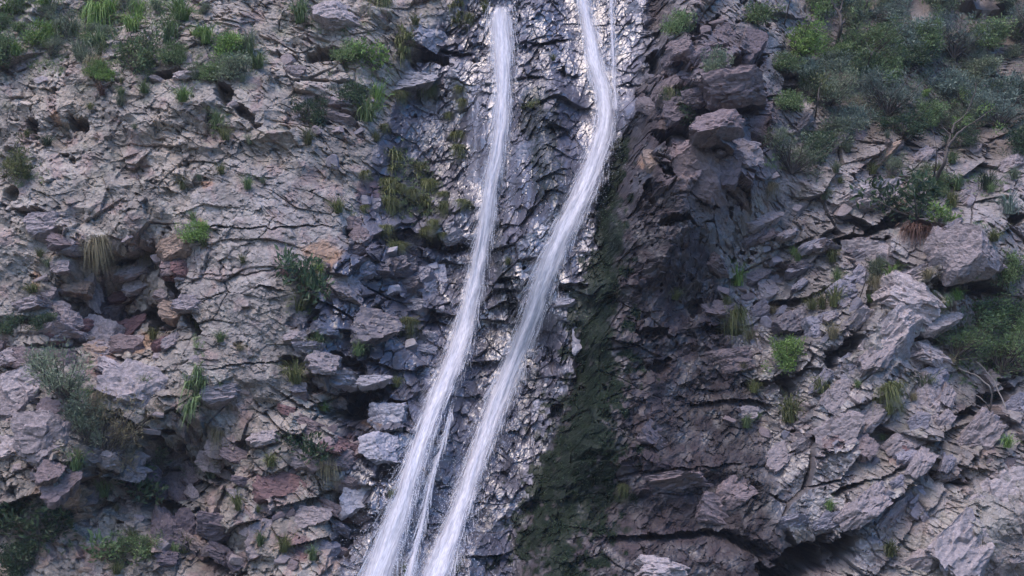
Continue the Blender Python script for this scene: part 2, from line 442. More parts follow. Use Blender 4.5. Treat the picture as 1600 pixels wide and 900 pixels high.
def at(px, py, out=0.0):
    """the cliff point the photograph shows at a pixel, moved out of the rock by `out` metres"""
    i = int(round(px / 2)) + 20; j = int(round(py / 2)) + 20
    i = min(max(i, 3), GW + 36); j = min(max(j, 3), GH + 36)
    w = LOOK[j - 2:j + 3, i - 2:i + 3].ravel()
    w = w[w >= 0]
    if len(w) == 0:
        for r in (8, 16, 40, 90):
            w = LOOK[max(j - r, 0):j + r + 1, max(i - r, 0):i + r + 1].ravel(); w = w[w >= 0]
            if len(w):
                break
    P = VF[w]
    k = np.argsort((P - CAM_LOC) @ FWD)[len(w) // 3]
    return P[k].astype(float) + NDIR * out


def front(px, py, r=6):
    """a point on the outermost rock near a pixel"""
    i = int(round(px / 2)) + 20; j = int(round(py / 2)) + 20
    i = min(max(i, r), GW + 39 - r); j = min(max(j, r), GH + 39 - r)
    w = LOOK[j - r:j + r + 1, i - r:i + r + 1].ravel(); w = w[w >= 0]
    while len(w) == 0:
        r *= 2
        w = LOOK[max(j - r, 0):j + r + 1, max(i - r, 0):i + r + 1].ravel(); w = w[w >= 0]
    d = (VF[w] - AIM) @ NDIR
    return float(np.percentile(d, 80))


def ray_at(px, py, depth_n):
    """point on the view line of a pixel lying depth_n metres out of the mean face"""
    d = FWD + RIGHT * (px - 800) / FOC + UP * (450 - py) / FOC
    k = (depth_n + (AIM - CAM_LOC) @ NDIR) / (d @ NDIR)
    return CAM_LOC + d * k


# ------------------------------------------------------------------ colours of the rock, with some wet glints painted in
def lin(r, g, b):
    return np.array([r, g, b], f4)


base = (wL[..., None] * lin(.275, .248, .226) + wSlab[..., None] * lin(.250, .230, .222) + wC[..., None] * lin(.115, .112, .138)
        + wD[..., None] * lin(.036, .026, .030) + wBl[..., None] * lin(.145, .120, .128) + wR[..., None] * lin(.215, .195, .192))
patch = fbm(PX / 45, PY / 45, 5, 9)
base = base * (1 + 0.42 * TONE * (1 - .45 * wC) + 0.30 * patch)[..., None]


def blend(col, m):
    global base
    m = np.clip(m, 0, 1)[..., None]
    base = base * (1 - m) + lin(*col) * m


n1 = fbm(PX / 18, PY / 18, 4, 1); n2 = fbm(PX / 9, PY / 9, 3, 8)
blend((.36, .33, .29), 0.75 * sstep(.2, .7, gauss(PX, PY, 1420, 500, 85, 45, 42) + .3 * n1))
blend((.33, .31, .28), 0.6 * sstep(.25, .7, gauss(PX, PY, 1500, 850, 110, 60, 42) + .3 * n1))
blend((.33, .30, .30), 0.6 * sstep(.25, .7, gauss(PX, PY, 1350, 310, 55, 20, 15) + .3 * n1))
blend((.38, .36, .33), 0.7 * sstep(.15, .6, gauss(PX, PY, 1145, 130, 50, 16, 12) + .3 * n1))
for cx, cy, rx, ry in ((150, 545, 34, 22), (215, 530, 30, 18), (190, 470, 26, 16), (60, 770, 22, 14), (130, 870, 36, 16), (205, 545, 16, 10), (80, 182, 8, 22), (108, 190, 9, 14), (575, 655, 26, 16), (1010, 250, 15, 14), (45, 440, 10, 22), (110, 780, 30, 14), (310, 350, 10, 12), (505, 400, 40, 30), (320, 285, 12, 8)):
    blend((.31, .19, .12), 0.8 * sstep(.35, .75, gauss(PX, PY, cx, cy, rx, ry) + .35 * n2))
for cx, cy, rx, ry in ((575, 300, 24, 35), (460, 860, 28, 35), (1415, 715, 20, 12), (1300, 690, 22, 14), (545, 700, 18, 22), (150, 570, 30, 20), (660, 60, 18, 16)):
    blend((.17, .085, .085), 0.7 * sstep(.35, .75, gauss(PX, PY, cx, cy, rx, ry) + .35 * n2))
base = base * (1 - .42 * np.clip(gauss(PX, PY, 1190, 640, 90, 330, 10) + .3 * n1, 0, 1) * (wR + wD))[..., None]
base = base * (1 - .30 * np.clip(BROKEN * sstep(380, 560, PY) * sstep(700, 560, PX), 0, 1))[..., None]
tn = fbm(PX / 38 + 7, PY / 30, 4, 10); tn2 = fbm(PX / 26 + 3, PY / 26, 4, 11)
blend((.33, .275, .225), .55 * sstep(.1, .5, tn) * (wL + .6 * wSlab + .5 * wR))
blend((.25, .17, .165), .5 * sstep(.15, .5, tn2) * (wL + .8 * wSlab + .6 * wR + .7 * wBl))
streak = fbm((PX + PY * .28) / 7, PY / 90, 3, 2)
base = base * (1 + .6 * streak * wC)[..., None]
# pale lichen on the dry left rock and greenish dust on its ledges
blend((.40, .385, .34), 0.5 * sstep(.35, .7, n1 + .35 * patch) * (wL + .7 * wSlab + .5 * wR))
blend((.16, .17, .11), 0.45 * sstep(.25, .6, fbm(PX / 30, PY / 22, 4, 3)) * (wL * sstep(420, 60, PY) + .5 * wR))
blend((.22, .218, .265), .7 * film)
glint_paint = np.zeros_like(S)  # pale patches: glints of the wet facets painted into the rock colour
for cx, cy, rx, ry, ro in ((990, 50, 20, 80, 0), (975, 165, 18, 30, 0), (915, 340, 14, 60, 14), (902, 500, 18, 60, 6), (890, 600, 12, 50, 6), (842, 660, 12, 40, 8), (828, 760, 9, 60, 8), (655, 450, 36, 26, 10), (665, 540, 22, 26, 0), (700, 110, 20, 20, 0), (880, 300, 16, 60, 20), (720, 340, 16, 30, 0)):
    glint_paint = np.maximum(glint_paint, gauss(PX, PY, cx, cy, rx, ry, ro))
glint_paint = sstep(.30, .55, glint_paint + .35 * n2 + .25 * TONE) * sstep(.4, .7, wC)
blend((.26, .255, .30), .7 * glint_paint)
# soil on the planted slope
blend((.12, .10, .085), 0.8 * sstep(.3, .8, np.clip((PX - 1150) / 200, 0, 1) * np.clip((290 - PY) / 90, 0, 1) + .3 * n1 * (wR + wBl)) * sstep(0, 1, (wR + wBl)))
wet = np.clip(wC * (0.85 + .3 * n1) + wD * (.22 + .7 * n1) + .5 * film + wR * .75 * sstep(.05, .45, gauss(PX, PY, 1230, 650, 120, 330, 12) * .8 + .6 * fbm(PX / 40, PY / 70, 3, 6)) + .3 * (wL + wSlab) * sstep(.3, .6, patch) * sstep(300, 540, PX), 0, 1)
MOSSLINE = [(985, 185, 9), (968, 250, 16), (948, 340, 24), (942, 450, 30), (942, 560, 44), (928, 650, 54), (910, 720, 62), (888, 800, 62), (872, 900, 60), (862, 980, 58)]
mc = xcurve(PY, [(a, b) for a, b, _ in MOSSLINE]); mw = xcurve(PY, [(w_, b) for a, b, w_ in MOSSLINE])
moss = sstep(1.5, .35, np.abs(PX - mc) / mw + .9 * n1 + .9 * n2 + .6 * fbm(PX / 40, PY / 90, 3, 4) + .5 * TONE) * sstep(175, 230, PY) * (.55 + .45 * sstep(-.3, .25, fbm(PX / 30, PY / 60, 3, 1)))
moss = np.maximum(moss, .38 * sstep(.45, .8, gauss(PX, PY, 850, 230, 40, 150, 10) + .5 * n1) * wC)
moss = np.maximum(moss, .45 * sstep(.45, .75, gauss(PX, PY, 640, 290, 60, 70) + .6 * n1))
moss = np.maximum(moss, .35 * sstep(.5, .8, gauss(PX, PY, 800, 480, 26, 260, 14) + .5 * n1) * wC)

# ------------------------------------------------------------------ materials
def newmat(name):
    m = bpy.data.materials.new(name); m.use_nodes = True
    nt = m.node_tree
    return m, nt.nodes, nt.links, nt.nodes['Principled BSDF']


def rock_material(name, attr):
    m, N, L, b = newmat(name)

    def node(t, **kw):
        n = N.new(t)
        for k, v in kw.items():
            setattr(n, k, v)
        return n

    def math_(op, a, c, clamp=False):
        n = node('ShaderNodeMath', operation=op, use_clamp=clamp)
        for i, v in enumerate((a, c)):
            if isinstance(v, (int, float)):
                n.inputs[i].default_value = v
            else:
                L.new(v, n.inputs[i])
        return n.outputs[0]

    def mix(f, a, c, mode='MIX'):
        n = node('ShaderNodeMix', data_type='RGBA', blend_type=mode)
        for sck, v in ((n.inputs['Factor'], f), (n.inputs[6], a), (n.inputs[7], c)):
            if isinstance(v, (int, float)):
                sck.default_value = v
            elif isinstance(v, tuple):
                sck.default_value = (*v, 1)
            else:
                L.new(v, sck)
        return n.outputs[2]

    geo = node('ShaderNodeNewGeometry')
    pos = geo.outputs['Position']
    if attr:
        colr = node('ShaderNodeAttribute', attribute_name='rock_colour').outputs['Color']
        data = node('ShaderNodeAttribute', attribute_name='rock_state').outputs['Vector']
        sep = node('ShaderNodeSeparateXYZ'); L.new(data, sep.inputs[0])
        wet_, moss_ = sep.outputs[0], sep.outputs[1]
    else:
        oi = node('ShaderNodeObjectInfo')
        colr = oi.outputs['Color']; wet_ = oi.outputs['Alpha']; moss_ = None

    def noise(scale, detail, rough=.6, vec=pos):
        n = node('ShaderNodeTexNoise'); n.inputs['Scale'].default_value = scale
        n.inputs['Detail'].default_value = detail; n.inputs['Roughness'].default_value = rough
        L.new(vec, n.inputs['Vector'])
        return n.outputs['Fac']

    fine = noise(9, 6, .7)
    spk = noise(34, 4, .7)
    ramp = node('ShaderNodeMapRange'); ramp.inputs[1].default_value = .3; ramp.inputs[2].default_value = .72
    ramp.inputs[3].default_value = .62; ramp.inputs[4].default_value = 1.36
    L.new(fine, ramp.inputs[0])
    ramp2 = node('ShaderNodeMapRange'); ramp2.inputs[1].default_value = .3; ramp2.inputs[2].default_value = .7
    ramp2.inputs[3].default_value = .75; ramp2.inputs[4].default_value = 1.25
    L.new(spk, ramp2.inputs[0])
    v = math_('MULTIPLY', ramp.outputs[0], ramp2.outputs[0])
    v = math_('ADD', math_('MULTIPLY', v, math_('SUBTRACT', 1.0, math_('MULTIPLY', wet_, .55))), math_('MULTIPLY', wet_, .55))
    comb = node('ShaderNodeCombineXYZ')
    for i in range(3):
        L.new(v, comb.inputs[i])
    c = mix(1.0, colr, comb.outputs[0], 'MULTIPLY')
    # wet stone is darker than dry stone
    dark = mix(1.0, c, (.58, .58, .63), 'MULTIPLY')
    c = mix(wet_, c, dark)
    if moss_ is not None:
        mn = noise(5, 5, .7)
        mf = math_('MULTIPLY', moss_, 1.0)
        mth = node('ShaderNodeMapRange'); mth.inputs[1].default_value = -.2; mth.inputs[2].default_value = .2
        L.new(math_('SUBTRACT', mf, math_('ADD', math_('MULTIPLY', mn, .9), -.12)), mth.inputs[0])
        mcol = mix(spk, (.004, .009, .006), (.014, .024, .012))
        c = mix(mth.outputs[0], c, mcol)
        mossf = mth.outputs[0]
    L.new(c, b.inputs['Base Color'])
    # roughness: dry .85, wet glossy with variation
    wr = node('ShaderNodeMapRange'); wr.inputs[1].default_value = .3; wr.inputs[2].default_value = .7
    wr.inputs[3].default_value = .24; wr.inputs[4].default_value = .46
    L.new(fine, wr.inputs[0])
    rmix = node('ShaderNodeMix', data_type='FLOAT')
    L.new(wet_, rmix.inputs['Factor']); rmix.inputs[2].default_value = .85; L.new(wr.outputs[0], rmix.inputs[3])
    rough = rmix.outputs[0]
    smix = node('ShaderNodeMix', data_type='FLOAT')
    L.new(wet_, smix.inputs['Factor']); smix.inputs[2].default_value = .25; smix.inputs[3].default_value = 1.0
    spec = smix.outputs[0]
    if moss_ is not None:
        k = math_('SUBTRACT', 1.0, math_('MULTIPLY', mossf, .7))
        spec = math_('MULTIPLY', spec, k)
        rough = math_('MAXIMUM', rough, math_('MULTIPLY', mossf, .6))
    L.new(rough, b.inputs['Roughness']); L.new(spec, b.inputs['Specular IOR Level'])
    b.inputs['IOR'].default_value = 1.75
    # fine fracture relief below the size of the mesh
    mp = node('ShaderNodeMapping'); mp.inputs['Rotation'].default_value = (0, R(-25), 0); mp.inputs['Scale'].default_value = (1, 1, 2.2)
    L.new(pos, mp.inputs['Vector'])
    vo = node('ShaderNodeTexVoronoi', feature='F1'); vo.inputs['Scale'].default_value = 8.0
    wv = node('ShaderNodeMix', data_type='VECTOR'); wv.inputs['Factor'].default_value = .12
    nz = node('ShaderNodeTexNoise'); nz.inputs['Scale'].default_value = 5; L.new(pos, nz.inputs['Vector'])
    L.new(mp.outputs[0], wv.inputs[4]); L.new(nz.outputs['Color'], wv.inputs[5])
    L.new(wv.outputs[1], vo.inputs['Vector'])
    bm1 = node('ShaderNodeBump'); bm1.inputs['Strength'].default_value = .65; bm1.inputs['Distance'].default_value = .07
    L.new(vo.outputs['Distance'], bm1.inputs['Height'])
    bm2 = node('ShaderNodeBump'); bm2.inputs['Strength'].default_value = .6; bm2.inputs['Distance'].default_value = .05
    L.new(noise(16, 6, .75), bm2.inputs['Height']); L.new(bm1.outputs[0], bm2.inputs['Normal'])
    for bn_, s0, s1 in ((bm1, .4, .05), (bm2, .6, .10)):
        f_ = node('ShaderNodeMix', data_type='FLOAT')
        L.new(wet_, f_.inputs['Factor']); f_.inputs[2].default_value = s0 * .75; f_.inputs[3].default_value = s1
        L.new(f_.outputs[0], bn_.inputs['Strength'])
    L.new(bm2.outputs[0], b.inputs['Normal'])
    return m


M_CLIFF = rock_material('cliff_rock', True)
M_ROCK = rock_material('loose_rock', False)


def leaf_material(name, dark, mid, light, gloss=.45, trans=.25):
    m, N, L, b = newmat(name)
    a = N.new('ShaderNodeAttribute'); a.attribute_name = 'tone'
    r = N.new('ShaderNodeValToRGB')
    e = r.color_ramp.elements
    e[0].position = 0; e[0].color = (*dark, 1)
    e[1].position = 1; e[1].color = (*light, 1)
    x = r.color_ramp.elements.new(.55); x.color = (*mid, 1)
    oi = N.new('ShaderNodeObjectInfo')
    h = N.new('ShaderNodeHueSaturation')
    mr = N.new('ShaderNodeMapRange'); mr.inputs[3].default_value = .75; mr.inputs[4].default_value = 1.25
    L.new(oi.outputs['Random'], mr.inputs[0]); L.new(mr.outputs[0], h.inputs['Value'])
    L.new(a.outputs['Fac'], r.inputs['Fac']); L.new(r.outputs[0], h.inputs['Color'])
    L.new(h.outputs[0], b.inputs['Base Color'])
    b.inputs['Roughness'].default_value = gloss
    b.inputs['Specular IOR Level'].default_value = .35
    t = N.new('ShaderNodeBsdfTranslucent'); L.new(h.outputs[0], t.inputs['Color'])
    mx = N.new('ShaderNodeMixShader'); mx.inputs[0].default_value = trans
    L.new(b.outputs[0], mx.inputs[1]); L.new(t.outputs[0], mx.inputs[2])
    L.new(mx.outputs[0], N['Material Output'].inputs['Surface'])
    return m


LEAF = {
    'green': leaf_material('green_leaves', (.060, .098, .042), (.135, .205, .08), (.23, .32, .14)),
    'bright': leaf_material('bright_leaves', (.08, .14, .035), (.17, .28, .07), (.27, .40, .12)),
    'dark': leaf_material('dark_leaves', (.020, .040, .020), (.045, .080, .038), (.09, .14, .07)),
    'grey': leaf_material('grey_green_leaves', (.075, .098, .065), (.15, .19, .12), (.25, .30, .19)),
    'blue': leaf_material('hazy_blue_leaves', (.070, .100, .086), (.145, .20, .165), (.25, .32, .26)),  # bluish leaves, lightened so the slope's haze is painted into their colour
    'dry': leaf_material('dry_grass', (.12, .105, .065), (.22, .195, .115), (.34, .31, .19), .6),
    'olive': leaf_material('olive_fronds', (.060, .072, .026), (.125, .145, .05), (.23, .25, .10)),
    'rust': leaf_material('withered_leaves', (.06, .03, .025), (.14, .075, .055), (.22, .13, .09), .6),
}
M_BARK, bN, bL, bb = newmat('bark')
_n = bN.new('ShaderNodeTexNoise'); _n.inputs['Scale'].default_value = 14; _n.inputs['Detail'].default_value = 5
_r = bN.new('ShaderNodeValToRGB'); _r.color_ramp.elements[0].color = (.025, .02, .018, 1); _r.color_ramp.elements[1].color = (.13, .11, .10, 1)
bL.new(_n.outputs['Fac'], _r.inputs['Fac']); bL.new(_r.outputs[0], bb.inputs['Base Color']); bb.inputs['Roughness'].default_value = .8
M_PALEBARK, bN, bL, bb = newmat('pale_twigs')
_n = bN.new('ShaderNodeTexNoise'); _n.inputs['Scale'].default_value = 9
_r = bN.new('ShaderNodeValToRGB'); _r.color_ramp.elements[0].color = (.16, .14, .13, 1); _r.color_ramp.elements[1].color = (.32, .29, .27, 1)
bL.new(_n.outputs['Fac'], _r.inputs['Fac']); bL.new(_r.outputs[0], bb.inputs['Base Color']); bb.inputs['Roughness'].default_value = .8

# falling water: white foam broken by streaks that run down the fall
def water_material(name, lo, hi, sx=22.0, sy=1.1):
    m, N, L, b = newmat(name)
    uv = N.new('ShaderNodeUVMap'); uv.uv_map = 'flow'
    mp = N.new('ShaderNodeMapping'); mp.inputs['Scale'].default_value = (sx, sy, 1)
    n = N.new('ShaderNodeTexNoise'); n.inputs['Scale'].default_value = 1.0; n.inputs['Detail'].default_value = 6; n.inputs['Roughness'].default_value = .62; n.inputs['Distortion'].default_value = .5
    L.new(uv.outputs[0], mp.inputs[0]); L.new(mp.outputs[0], n.inputs['Vector'])
    ed = N.new('ShaderNodeAttribute'); ed.attribute_name = 'foam_cover'
    add = N.new('ShaderNodeMath'); add.operation = 'ADD'; L.new(n.outputs['Fac'], add.inputs[0]); L.new(ed.outputs['Fac'], add.inputs[1])
    mr = N.new('ShaderNodeMapRange'); mr.inputs[1].default_value = lo; mr.inputs[2].default_value = hi
    L.new(add.outputs[0], mr.inputs[0])
    L.new(mr.outputs[0], b.inputs['Alpha'])
    cr = N.new('ShaderNodeValToRGB')
    cr.color_ramp.elements[0].position = .35; cr.color_ramp.elements[0].color = (.46, .46, .53, 1)
    cr.color_ramp.elements[1].position = .62; cr.color_ramp.elements[1].color = (.66, .66, .72, 1)
    mp2 = N.new('ShaderNodeMapping'); mp2.inputs['Scale'].default_value = (46, 5, 1)
    n2 = N.new('ShaderNodeTexNoise'); n2.inputs['Scale'].default_value = 1.0; n2.inputs['Detail'].default_value = 4
    L.new(uv.outputs[0], mp2.inputs[0]); L.new(mp2.outputs[0], n2.inputs['Vector'])
    L.new(n2.outputs['Fac'], cr.inputs['Fac']); L.new(cr.outputs[0], b.inputs['Base Color'])
    b.inputs['Roughness'].default_value = .5
    b.inputs['Subsurface Weight'].default_value = 0
    bp = N.new('ShaderNodeBump'); bp.inputs['Strength'].default_value = .8; bp.inputs['Distance'].default_value = .06
    L.new(n.outputs['Fac'], bp.inputs['Height']); L.new(bp.outputs[0], b.inputs['Normal'])
    return m


M_WATER = water_material('falling_water', .66, 1.30, 16, .9)
M_VEIL = water_material('thin_water', .62, 1.30, 9, .5)
M_FOAM, N_, L_, b_ = newmat('water_foam')
b_.inputs['Base Color'].default_value = (.62, .63, .69, 1); b_.inputs['Roughness'].default_value = .3

M_GROUND, gN, gL, gb = newmat('ground_soil')
_n = gN.new('ShaderNodeTexNoise'); _n.inputs['Scale'].default_value = .6; _n.inputs['Detail'].default_value = 8
_r = gN.new('ShaderNodeValToRGB'); _r.color_ramp.elements[0].color = (.022, .032, .016, 1); _r.color_ramp.elements[1].color = (.075, .085, .05, 1)
gL.new(_n.outputs['Fac'], _r.inputs['Fac']); gL.new(_r.outputs[0], gb.inputs['Base Color']); gb.inputs['Roughness'].default_value = .9


# ------------------------------------------------------------------ mesh helpers
def np_mesh(name, verts, faces, mat, smooth=False):
    """verts (n,3), faces list of (m,k) int arrays -> mesh datablock"""
    me = bpy.data.meshes.new(name)
    verts = np.asarray(verts, f4)
    me.vertices.add(len(verts)); me.vertices.foreach_set('co', verts.ravel())
    if not isinstance(faces, (list, tuple)):
        faces = [faces]
    loops = np.concatenate([np.asarray(f).ravel() for f in faces]).astype(np.int32)
    tot = np.concatenate([np.full(len(f), np.asarray(f).shape[1]) for f in faces]).astype(np.int32)
    st = np.concatenate([[0], np.cumsum(tot)[:-1]]).astype(np.int32)
    me.loops.add(len(loops)); me.loops.foreach_set('vertex_index', loops)
    me.polygons.add(len(tot)); me.polygons.foreach_set('loop_start', st)
    try:
        me.polygons.foreach_set('loop_total', tot)
    except Exception:
        pass
    me.polygons.foreach_set('use_smooth', np.full(len(tot), smooth, bool))
    me.update(calc_edges=True)
    if mat:
        me.materials.append(mat)
    return me


def float_attr(me, name, vals):
    a = me.attributes.new(name, 'FLOAT', 'POINT'); a.data.foreach_set('value', np.asarray(vals, f4).ravel())


def put(name, me, parent=None, loc=(0, 0, 0), rot=None, scale=None, label=None, cat=None, group=None, kind=None):
    o = bpy.data.objects.new(name, me); COL.objects.link(o)
    if parent:
        o.parent = parent
    o.location = loc
    if rot is not None:
        o.rotation_euler = rot
    if scale is not None:
        o.scale = scale if hasattr(scale, '__len__') else (scale,) * 3
    for k, v in (('label', label), ('category', cat), ('group', group), ('kind', kind)):
        if v:
            o[k] = v
    return o


# ------------------------------------------------------------------ setting
ii = np.arange(NS * NT).reshape(NT, NS)
quads = np.stack([ii[:-1, :-1], ii[:-1, 1:], ii[1:, 1:], ii[1:, :-1]], -1).reshape(-1, 4)
cme = np_mesh('cliff', VF, quads, M_CLIFF, smooth=False)
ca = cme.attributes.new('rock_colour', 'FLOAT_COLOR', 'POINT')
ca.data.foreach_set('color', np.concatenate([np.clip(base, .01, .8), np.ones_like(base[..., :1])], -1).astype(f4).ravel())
va = cme.attributes.new('rock_state', 'FLOAT_VECTOR', 'POINT')
va.data.foreach_set('vector', np.stack([wet, moss, film], -1).astype(f4).ravel())
CLIFF = put('cliff', cme, label='tall fractured grey and brown rock face behind the falls', kind='structure')

gv = [(-900, -1200, 0), (900, -1200, 0), (900, 900, 0), (-900, 900, 0)]
put('ground', np_mesh('ground', gv, np.array([[0, 1, 2, 3]]), M_GROUND), kind='structure', label='valley floor at the foot of the cliff')

# damp air in the gorge: thin blue haze round everything
hv = [(x, y, z) for x in (-1000, 1000) for y in (-1300, 1000) for z in (-1, 36)]
hf = np.array([[0, 1, 3, 2], [4, 6, 7, 5], [0, 4, 5, 1], [2, 3, 7, 6], [0, 2, 6, 4], [1, 5, 7, 3]])
M_HAZE = bpy.data.materials.new('haze'); M_HAZE.use_nodes = True
hn = M_HAZE.node_tree.nodes
hn.remove(hn['Principled BSDF'])
hp = hn.new('ShaderNodeVolumePrincipled')
hp.inputs['Color'].default_value = (.80, .82, .95, 1)
hp.inputs['Density'].default_value = HAZE
hp.inputs['Anisotropy'].default_value = 0.0
M_HAZE.node_tree.links.new(hp.outputs[0], hn['Material Output'].inputs['Volume'])
put('haze', np_mesh('haze', hv, hf, M_HAZE), kind='stuff', label='thin blue haze of damp air in the gorge')

# ------------------------------------------------------------------ rocks
def ico(sub):
    import bmesh
    bm = bmesh.new(); bmesh.ops.create_icosphere(bm, subdivisions=sub, radius=1)
    v = np.array([x.co[:] for x in bm.verts]); f = np.array([[y.index for y in x.verts] for x in bm.faces]); bm.free()
    return v, f


ICO3, ICO4 = ico(3), ico(5)


def rock_mesh(seed, dims, detail=False, nplanes=11):
    rs = np.random.RandomState(seed)
    v, f = (ICO4 if detail else ICO3)
    v = v * 1.25
    for k in range(nplanes):
        n = rs.randn(3); n /= np.linalg.norm(n)
        if k < 6:      # near-axial faces make a block
            n = np.eye(3)[k // 2] * (1 if k % 2 else -1) + rs.randn(3) * .22; n /= np.linalg.norm(n)
        d = rs.uniform(.55, .85)
        e = v @ n - d
        v = v - np.clip(e, 0, None)[:, None] * n * .97
    if detail:
        F1, F2, ci, cj, dx, dy = voro((v[:, 0] * 2.2 + v[:, 1]).astype(f4), (v[:, 2] * 3.2 + v[:, 1] * .7).astype(f4), seed % 7)
        r = _T[2][ci, cj] - .5; r2 = _T[3][ci, cj] - .5; r3 = _T[5][ci, cj] - .5
        nn = v / np.linalg.norm(v, axis=1, keepdims=True)
        amp = .12 * r + .26 * r2 * dx + .26 * r3 * dy - .07 * (1 - sstep(0, .08, F2 - F1)) + .03 * fbm(v[:, 0] * 5, v[:, 2] * 5 + v[:, 1] * 3, 3, seed % 5)
        F1, F2, ci, cj, dx, dy = voro((v[:, 0] * 4 + v[:, 1] * 2 + v[:, 2] * 2).astype(f4), (v[:, 2] * 9 - v[:, 0] * 4 + v[:, 1] * 2).astype(f4), seed % 5 + 3)
        amp = amp + .05 * (_T[7][ci, cj] - .5) + .11 * (_T[8][ci, cj] - .5) * dx + .11 * (_T[9][ci, cj] - .5) * dy
        v = v + nn * amp[:, None]
    return np_mesh('rock', v * np.array(dims) * .5 / .75, f, M_ROCK, smooth=False)


PX2M = 1 / 50.0
BLOCKS = [rock_mesh(100 + i, (1, .8, .62 + .1 * (i % 3)), True, 9 + i % 5) for i in range(10)]
CHIPS = [rock_mesh(200 + i, (1, .8, .5 + .15 * (i % 3)), False, 8 + i % 5) for i in range(12)]
TONES = {'pale': (.315, .275, .282), 'dry': (.25, .215, .225), 'brown': (.17, .132, .138), 'dark': (.11, .09, .105), 'wet': (.20, .19, .23), 'orange': (.29, .215, .175), 'red': (.16, .09, .092), 'shine': (.32, .31, .355)}  # 'shine' paints the sheen of wet stone as a paler colour


def rock_at(px, py, w, h, ang, tone, wetness, seed, sink=.15, label=None, cat=None, name='rock', thing=False, pool=BLOCKS):
    rs = random.Random(seed)
    P = at(px, py)
    dn = front(px, py, max(3, int(min(w, h) / 5)))
    sz = w * 2 * PX2M
    P = ray_at(px, py, dn - sink * h * 2 * PX2M)
    rot = Matrix.Rotation(R(-ang), 3, 'Y') @ Matrix.Rotation(R(rs.uniform(-18, 8)), 3, 'X') @ Matrix.Rotation(R(rs.uniform(-25, 25)), 3, 'Z')
    o = put(name, pool[seed % len(pool)], None if thing else CLIFF, P, rot.to_euler(), (sz, sz * .75, h * 2 * PX2M / .66), label, cat)
    c = TONES[tone]; k = rs.uniform(.85, 1.12)
    o.color = (c[0] * k, c[1] * k, c[2] * k, wetness)
    return o


# boulders that lie loose on ledges: things
BOULDERS = [  # px, py, half w, half h, tilt, tone, wet, label
    (205, 615, 48, 36, -28, 'pale', 0, 'grey boulder with a flat pale face above the dark hollow at lower left'),
    (75, 685, 46, 38, -12, 'dry', 0, 'rounded grey boulder left of the yellowish bush at lower left'),
    (45, 598, 28, 20, 35, 'pale', 0, 'pale tilted boulder wedged under the slab beside the grey green bush'),
    (22, 635, 30, 30, -20, 'dry', 0, 'speckled yellowish boulder at the left edge below the tilted pale one'),
    (112, 785, 42, 17, 12, 'orange', 0, 'flat orange streaked slab lying on the ledge at bottom left'),
    (143, 630, 9, 15, -35, 'orange', 0, 'small upright orange flake between grey green bush and big boulder'),
    (412, 686, 24, 13, 5, 'pale', 0, 'small pale boulder with a bright top left of the dark green shrub'),
    (600, 652, 28, 22, -8, 'shine', .5, 'bright wet boulder under the dark overhang beside the left fall'),
    (595, 705, 26, 20, 4, 'shine', .5, 'smooth white faced boulder directly below the bright wet one'),
    (562, 765, 22, 24, -12, 'shine', .45, 'egg shaped pale boulder lowest of three beside the left fall'),
    (528, 722, 22, 17, -15, 'brown', .1, 'brown boulder with a pale top left of the white faced ones'),
    (1148, 140, 52, 22, 12, 'brown', 0, 'large pale topped boulder on the upper right wall'),
    (1096, 262, 28, 32, 40, 'brown', .1, 'tilted brown boulder below the large pale topped one'),
    (1512, 395, 38, 38, 20, 'dry', 0, 'tall cracked block standing over a dark hollow at far right'),
    (1350, 318, 56, 22, 18, 'pale', .2, 'broad pale overhanging slab left of the dark green bush'),
    (1408, 318, 8, 8, 10, 'orange', 0, 'small pinkish stone under the end of the broad slab'),
]
for k, (px, py, w, h, a, tone, we, lab) in enumerate(BOULDERS):
    rock_at(px, py, w, h, a, tone, we, k + 3, .18, lab, 'boulder', 'boulder', True)

